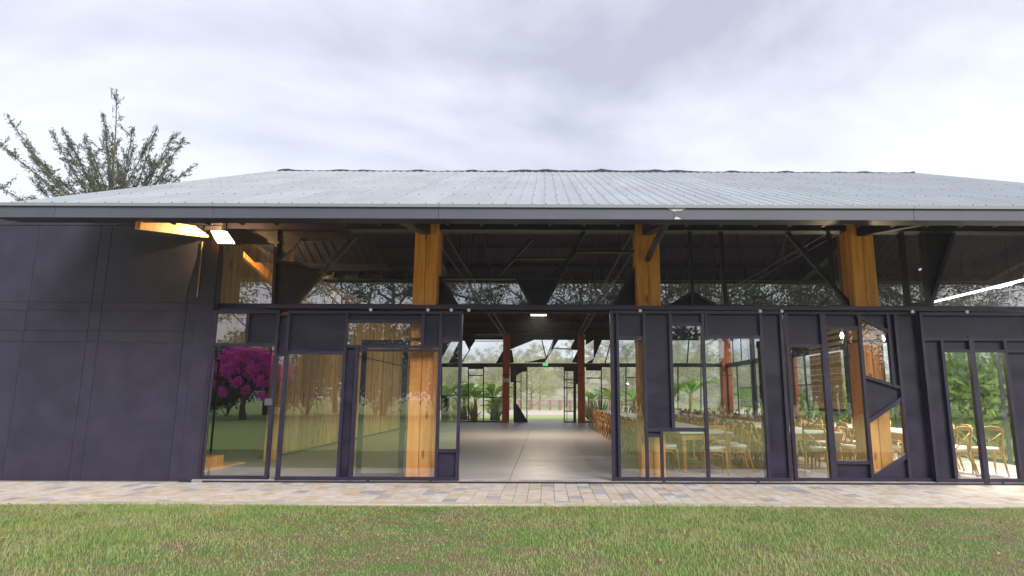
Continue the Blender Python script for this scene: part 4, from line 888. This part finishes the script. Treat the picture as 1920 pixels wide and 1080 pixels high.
# garden right behind the rear glazing
b1 = make_banana(3, 9, 1.5, M['leaf_bright'], M['dry'], 1.0)
b1.location = (-4.35, 39.2, -.05); b1['label'] = 'bright green broad-leaved plant behind the middle of the left rear glazing'; b1['group'] = 'broad-leaved garden plants'
bl_ = [(-5.2, 40.4, 1.15, 'broad-leaved plant with brown stem at the left end of the rear glazing'), (-3.3, 40.2, 1.05, 'broad-leaved plant just left of the red rear column with notices'),
       (-6.1, 39.6, 1.1, 'broad-leaved plant seen through the narrow pane beside the open door'),
       (4.6, 41, 1.0, 'broad-leaved plant left of the doors, through the first right-hand door pane'), (3.1, 41.5, .9, 'low broad-leaved plant right of the rear doorway'),
       (8.4, 42, 1.22, 'spreading broad-leaved plant in the tall pane left of the mullion'), (10.1, 43, 1.25, 'broad-leaved plant in the tall pane right of the mullion'),
       (13.0, 40, 1.0, 'bright broad-leaved plant low behind the corner column'), (6.2, 43.5, .95, 'broad-leaved plant between two taller ones at the rear')]
b1.scale = (1.3,) * 3
b2 = make_banana(17, 7, 1.75, M['leaf_bright'], M['bark'], .55, .75)
b2.location = (-2.95, 39.6, -.05); b2['label'] = 'upright broad-leaved plant with large arching leaves close to the red rear column'; b2['group'] = 'broad-leaved garden plants'
for i, (x, y, s, lb) in enumerate(bl_): dup(b2 if i in (0, 3, 5, 7) else b1, (x, y, -.05), i * 1.3, lb, s * 1.38)
sp = make_spiky(2, 60, 1.7, M['leaf_blue'], rise=(.7, 1.5))
sp.location = (-3.0, 38.9, -.05); sp['label'] = 'grey-green spiky clump left of the red rear column'; sp['group'] = 'spiky clumps behind the rear glazing'
for i, (x, y, s, lb) in enumerate([(-5.6, 38.9, .8, 'spiky clump at the far left of the rear glazing'), (3.5, 39, 1.25, 'tall spiky clump right of the rear doors'), (6.4, 40, 1.2, 'spiky clump behind the right-hand tables'), (2.9, 42, 1.1, 'spiky clump just beyond the right red column'), (11.6, 41, 1.1, 'spiky clump beyond the corner column')]):
    dup(sp, (x, y, -.05), i * .9, lb, s)
dr = make_spiky(5, 55, 1.25, M['dry'], name='dry_fan_plant', wide=.035, rise=(.35, 1.45))
dr.location = (-4.45, 38.6, -.05); dr['label'] = 'fan of yellow-brown stalks at the foot of the bright broad-leaved plant'; dr['group'] = 'dry stalk fans'
dup(dr, (-5.25, 38.7, -.05), 1.0, 'fan of brown stalks left of the yellow one, behind the glazing', .95)
sh = make_shrub(6, .9, 1.3, 1500, .10, M['leaf_yellow'])
sh.location = (-5.6, 42.5, -.05); sh['label'] = 'yellow-leaved shrub behind the left rear glazing'; sh['group'] = 'yellow-leaved shrubs'
dup(sh, (-3.2, 42.8, -.05), 1.4, 'yellow-leaved shrub behind the spiky clump near the red column', 1.05); dup(sh, (-7.4, 42.2, -.05), 2.4, 'yellow-leaved shrub farthest left behind the glazing')
# shrubs on the right side of the hall
rb = make_shrub(8, 1.5, 3.4, 2600, .34, M['leaf_mid'], name='broadleaf_shrub')
rb.location = (13.2, 17.0, -.08); rb['label'] = 'glossy green shrub filling the rightmost door pane'; rb['group'] = 'shrubs along the right side of the hall'
for i, (x, y, s, lb) in enumerate([(12.7, 18.3, .92, 'glossy green shrub at the right frame edge'), (13.2, 20.4, 1.0, 'glossy green shrub right of the third front column'), (13.4, 24.6, .8, 'green shrub behind the slatted screen'),
                                   (13.2, 28.6, .72, 'green shrub behind the balustrade'), (13.4, 33.5, .75, 'rounded green shrub beyond the corner frame'), (16.6, 15.4, 1.25, 'taller green shrub behind the rightmost ones')]):
    dup(rb, (x, y, -.08), i * 1.1, lb, s)
yb = make_shrub(12, 1.2, 3.9, 1200, .28, M['leaf_yellow'], name='broadleaf_shrub')
yb.location = (15.6, 21.6, .3); yb['label'] = 'yellow-green shrub behind the glossy one at the right edge'

# brick-post fence beyond the gravel
fe = thing('brick_post_fence', 'low fence of red brick posts and thin rails beyond the gravel path', 'fence', (0, 70, -.06))
pm = MB().cbox(-.14, .14, -.14, .14, 0, 1.15, .02).mesh('brick_post', M['brick'])
for k in range(16): link('brick_post', pm, fe, (-6.2 + k * 1.13, rnd.uniform(-.05, .05) - .15 * k * 0, 0))
for z in (.25, 1.0):
    MB().box(-6.2, 10.7, -.02, .02, z, z + .05).build('rail', M['brick'], fe)
bm2 = MB().box(-.012, .012, -.012, .012, .2, 1.02).mesh('baluster', M['black'])
for k in range(110): link('baluster', bm2, fe, (-6.1 + k * .153, 0, 0))

# hillside
def hill_z(x, y):
    u = np.clip((y - 88) / 120, 0, 1); u2 = u * u * (3 - 2 * u)
    return u2 * (9.5 + 3.5 * np.sin(x * .018 + 1) + 2 * np.sin(x * .05)) + .6 * np.sin(x * .11 + y * .07) * u2
nx, ny = 70, 36
gx_, gy_ = np.meshgrid(np.linspace(-240, 260, nx), np.linspace(86, 330, ny))
V = np.stack([gx_, gy_, hill_z(gx_, gy_) - .12], -1).reshape(-1, 3)
F = np.array([(j * nx + i, j * nx + i + 1, (j + 1) * nx + i + 1, (j + 1) * nx + i) for j in range(ny - 1) for i in range(nx - 1)])
ho = link('hillside', np_mesh('hillside', V, F, M['hill'])); tag(ho, kind='structure'); ho.data.shade_smooth()

ta = make_tree(21, 5.6, 3.4, 6500, .20, M['leaf_olive'], M['palebark'], .06, forks=14, name='bushy_tree')
tb = make_tree(22, 6.6, 2.8, 4200, .20, M['leaf_grey'], M['palebark'], .12, forks=12, name='thin_tree')
ta.location = (-1.6, 78, -.1); ta['label'] = 'bushy olive-green tree left of centre through the rear doorway'; ta['group'] = 'trees on the slope behind the hall'
tb.location = (3.2, 92, -.1); tb['label'] = 'thin grey-green tree right of centre through the rear doorway'; tb['group'] = 'trees on the slope behind the hall'
POSW = ['far left', 'left', 'centre left', 'centre', 'centre right', 'right', 'far right']
rs = random.Random(31); cnt = {}
spots = []
for row, (yy, n_, x0, x1) in enumerate([(84, 7, -24, 30), (104, 11, -34, 48), (126, 13, -40, 66), (152, 14, -50, 84), (182, 15, -62, 100), (215, 16, -74, 120)]):
    for k in range(n_):
        x = x0 + (x1 - x0) * (k + .5) / n_ + rs.uniform(-1.2, 1.2); y = yy + rs.uniform(-5, 5)
        if row == 0 and -5 < x < 6: continue
        spots.append((row, k, n_, x, y))
RW = ['nearest', 'second', 'third', 'fourth', 'fifth', 'farthest']
NW = ['first', 'second', 'third', 'fourth', 'fifth', 'sixth', 'seventh', 'eighth', 'ninth', 'tenth', 'eleventh', 'twelfth', 'thirteenth', 'fourteenth', 'fifteenth', 'sixteenth']
for row, k, n_, x, y in spots:
    src, nm = ((ta, 'bushy olive') if rs.random() < .55 else (tb, 'thin grey-green'))
    z = float(hill_z(np.float64(x), np.float64(y))) - .2
    dup(src, (x, y, z), rs.uniform(0, 6.28), '%s tree, %s from the left in the %s line up the slope' % (nm, NW[k], RW[row]), rs.uniform(.75, 1.15))

# ================================================================== BEHIND THE CAMERA, SEEN IN THE GLASS
# bougainvillea
bt = thing('bougainvillea_tree', 'magenta bougainvillea reflected in the left-hand pane', 'tree', (-19.2, -17.5, -.08), math.pi)
MB().tube([(0, 0, 0), (.1, 0, .8), (.0, 0, 1.6), (.3, 0, 2.6)], [.22, .17, .14, .06], 9).tube([(0, 0, 1.2), (-.7, .1, 2.2), (-1.2, 0, 3)], [.1, .07, .03], 6).build('trunk', M['bark'], bt)
V, F = cloud([(-1.5, -.9, 1.5, .3), (1.9, -.8, 2.3, .4), (-2.6, 0, 3.3, .4), (.2, -1, 2.4, .35), (-1.7, 0, 3.2, .6), (-1.0, .2, 3.9, .6), (-.2, 0, 4.4, .55), (.5, 0, 4.1, .7), (1.4, .2, 3.9, .6), (2.2, 0, 3.3, .5), (-2.1, .2, 2.5, .4), (.8, -.6, 3.2, .55), (-.6, -.6, 3.1, .6), (2.5, .2, 2.5, .35), (-.4, -.9, 1.9, .35), (1.0, -.9, 1.8, .35), (-1.3, -.8, 2.4, .4), (2.8, 0, 3.0, .3), (-2.9, 0, 2.8, .3)], 7500, .17, .13, 3, .1)
link('blossom', np_mesh('blossom', V, F, M['magenta']), bt)
V, F = cloud([(-1.5, .5, 2.0, .9), (0, .6, 2.1, 1.0), (1.5, .5, 2.0, .9), (0, .9, 3.0, 1.1), (-1, .9, 2.8, .9), (1.1, .9, 2.8, .9), (-1.9, .4, 1.3, .6), (1.9, .4, 1.3, .7), (0.9, .2, 1.3, .5)], 6000, .16, .09, 4, .3)
link('foliage', np_mesh('foliage', V, F, M['leaf']), bt)
# dark hedge line and tall trees
hg = make_shrub(41, 2.9, 7.0, 7500, .32, M['leaf'], name='hedge_bush')
hg.location = (-24, -25, -.1); hg['label'] = 'dark hedge bush reflected behind the bougainvillea'; hg['group'] = 'dark bushes across the lawn, seen only as reflections'
hx = 0
for i in range(17):
    x = -38 + i * 4.9
    if abs(x + 24) < 2: x -= 2.4
    dup(hg, (x, -26 + rnd.uniform(-1.5, 1.5), -.1), i * 1.7, 'dark bush across the lawn, %s from the left in the reflection' % (NW + ['seventeenth'])[i], rnd.uniform(.85, 1.3))
tt = make_tree(51, 12, 4.0, 2600, .28, M['leaf'], M['bark'], .42, forks=9, name='tall_tree', r0=.26)
tu = make_tree(52, 13, 4.4, 1700, .28, M['leaf'], M['palebark'], .38, forks=9, name='tall_tree', r0=.24)
tt.location = (-22, -27, -.1); tt['label'] = 'tall dark tree reflected in the upper left glazing'; tt['group'] = 'tall trees across the lawn, seen only as reflections'
tu.location = (-15.5, -29, -.1); tu['label'] = 'tall pale-barked tree reflected above the left sliding door'; tu['group'] = 'tall trees across the lawn, seen only as reflections'
for i, (x, y) in enumerate([(-31, -30), (-18.5, -33), (-12.5, -26), (-9, -31), (-5.5, -27), (-2, -33), (1, -28), (4.5, -31), (8, -27), (12, -32), (15.5, -28), (19, -31), (23, -27), (27, -32), (32, -28)]):
    dup([tt, tu][i % 2], (x, y, -.1), i * 2.1, 'tall tree across the lawn, %s from the left in the reflection' % NW[i], rnd.uniform(.85, 1.15))
for i, x in enumerate([3, 7, 11, 14, 17.5, 21.5, 25.5, 30, 35, 40, 37, 28]):
    dup([tu, tt][i % 2], (x, [-35, -37, -36][i % 3], -.1), i * 1.3, 'tall tree in the denser back rank at right, %s from the left in the reflection' % NW[i], rnd.uniform(.95, 1.25))

# ---- grass blades along the front edge of the lawn --------------------
rs = np.random.RandomState(5)
N = 210000
gx = rs.uniform(-10.5, 10.0, N); gy = 9.085 - (rs.uniform(0, 1, N) ** 1.25) * 4.0 + .05 * np.sin(gx * 3.7) * np.sin(gx * 9.1) * (rs.uniform(0, 1, N) < .3)
from_ = np.sin(gx * 1.7 + np.sin(gy * 3.1) * 1.4) * np.sin(gy * 4.3 + gx * .6) + .5 * np.sin(gx * 5.3 + gy * 7)
keep = (from_ < rs.uniform(.6, 1.9, N))
gx, gy = gx[keep], gy[keep]; n = len(gx)
h = rs.uniform(.018, .048, n) * (1 + .4 * np.sin(gx * .9)); h[gy > 9.0] *= 1.1
az = rs.uniform(0, 6.28, n); le = rs.uniform(.2, 1.1, n) * h; w = rs.uniform(.0025, .005, n)
V = np.empty((n, 3, 3)); ca, sa = np.cos(az), np.sin(az)
V[:, 0] = np.stack([gx - sa * w, gy + ca * w, np.full(n, -.078)], -1); V[:, 1] = np.stack([gx + sa * w, gy - ca * w, np.full(n, -.078)], -1)
V[:, 2] = np.stack([gx + ca * le, gy + sa * le, -.078 + h], -1)
M['blade'] = mat('grass_blade', (0.32, 0.47, 0.12), 0.6, 0, (0.54, 0.53, 0.25), 1.2, (1, 1, .1), trans=.35, lo=.35, hi=.7, detail=8)
go = link('grass', np_mesh('grass', V.reshape(-1, 3), np.arange(3 * n).reshape(n, 3), M['blade'], 3)); tag(go, 'short mown grass along the edge of the paving', 'grass', kind='stuff')

LN = 700
lx = rs.uniform(-9.5, 9.5, LN); ly = rs.uniform(6, 9.0, LN); az_ = rs.uniform(0, 6.28, LN); D_l = np.stack([np.cos(az_), np.sin(az_), rs.uniform(-.3, .3, LN)], -1)
V, F = leaf_quads(np.stack([lx, ly, rs.uniform(-.055, -.035, LN)], -1), D_l / np.linalg.norm(D_l, axis=1)[:, None], rs.uniform(.025, .06, LN), rs.uniform(.012, .03, LN), 3)
fo = link('fallen_leaves', np_mesh('fallen_leaves', V, F, M['dry'])); tag(fo, 'small dry leaves scattered on the grass', 'leaves', kind='stuff')

# ---- the air: thin haze volume added to wash out the distance ----------------------
hb = MB().box(-300, 320, -200, 360, -2.4, 60).build('haze', None)
tag(hb, kind='stuff', label='thin haze added over the whole place to wash out the distance', cat='haze')
hm = bpy.data.materials.new('haze'); hm.use_nodes = True; t_ = hm.node_tree; t_.nodes.clear()
o_ = t_.nodes.new('ShaderNodeOutputMaterial'); pv = t_.nodes.new('ShaderNodeVolumePrincipled')
pv.inputs['Color'].default_value = (.97, .97, 1, 1); pv.inputs['Density'].default_value = 0.0012; pv.inputs['Anisotropy'].default_value = 0.2
t_.links.new(pv.outputs[0], o_.inputs['Volume']); hb.data.materials.clear(); hb.data.materials.append(hm)
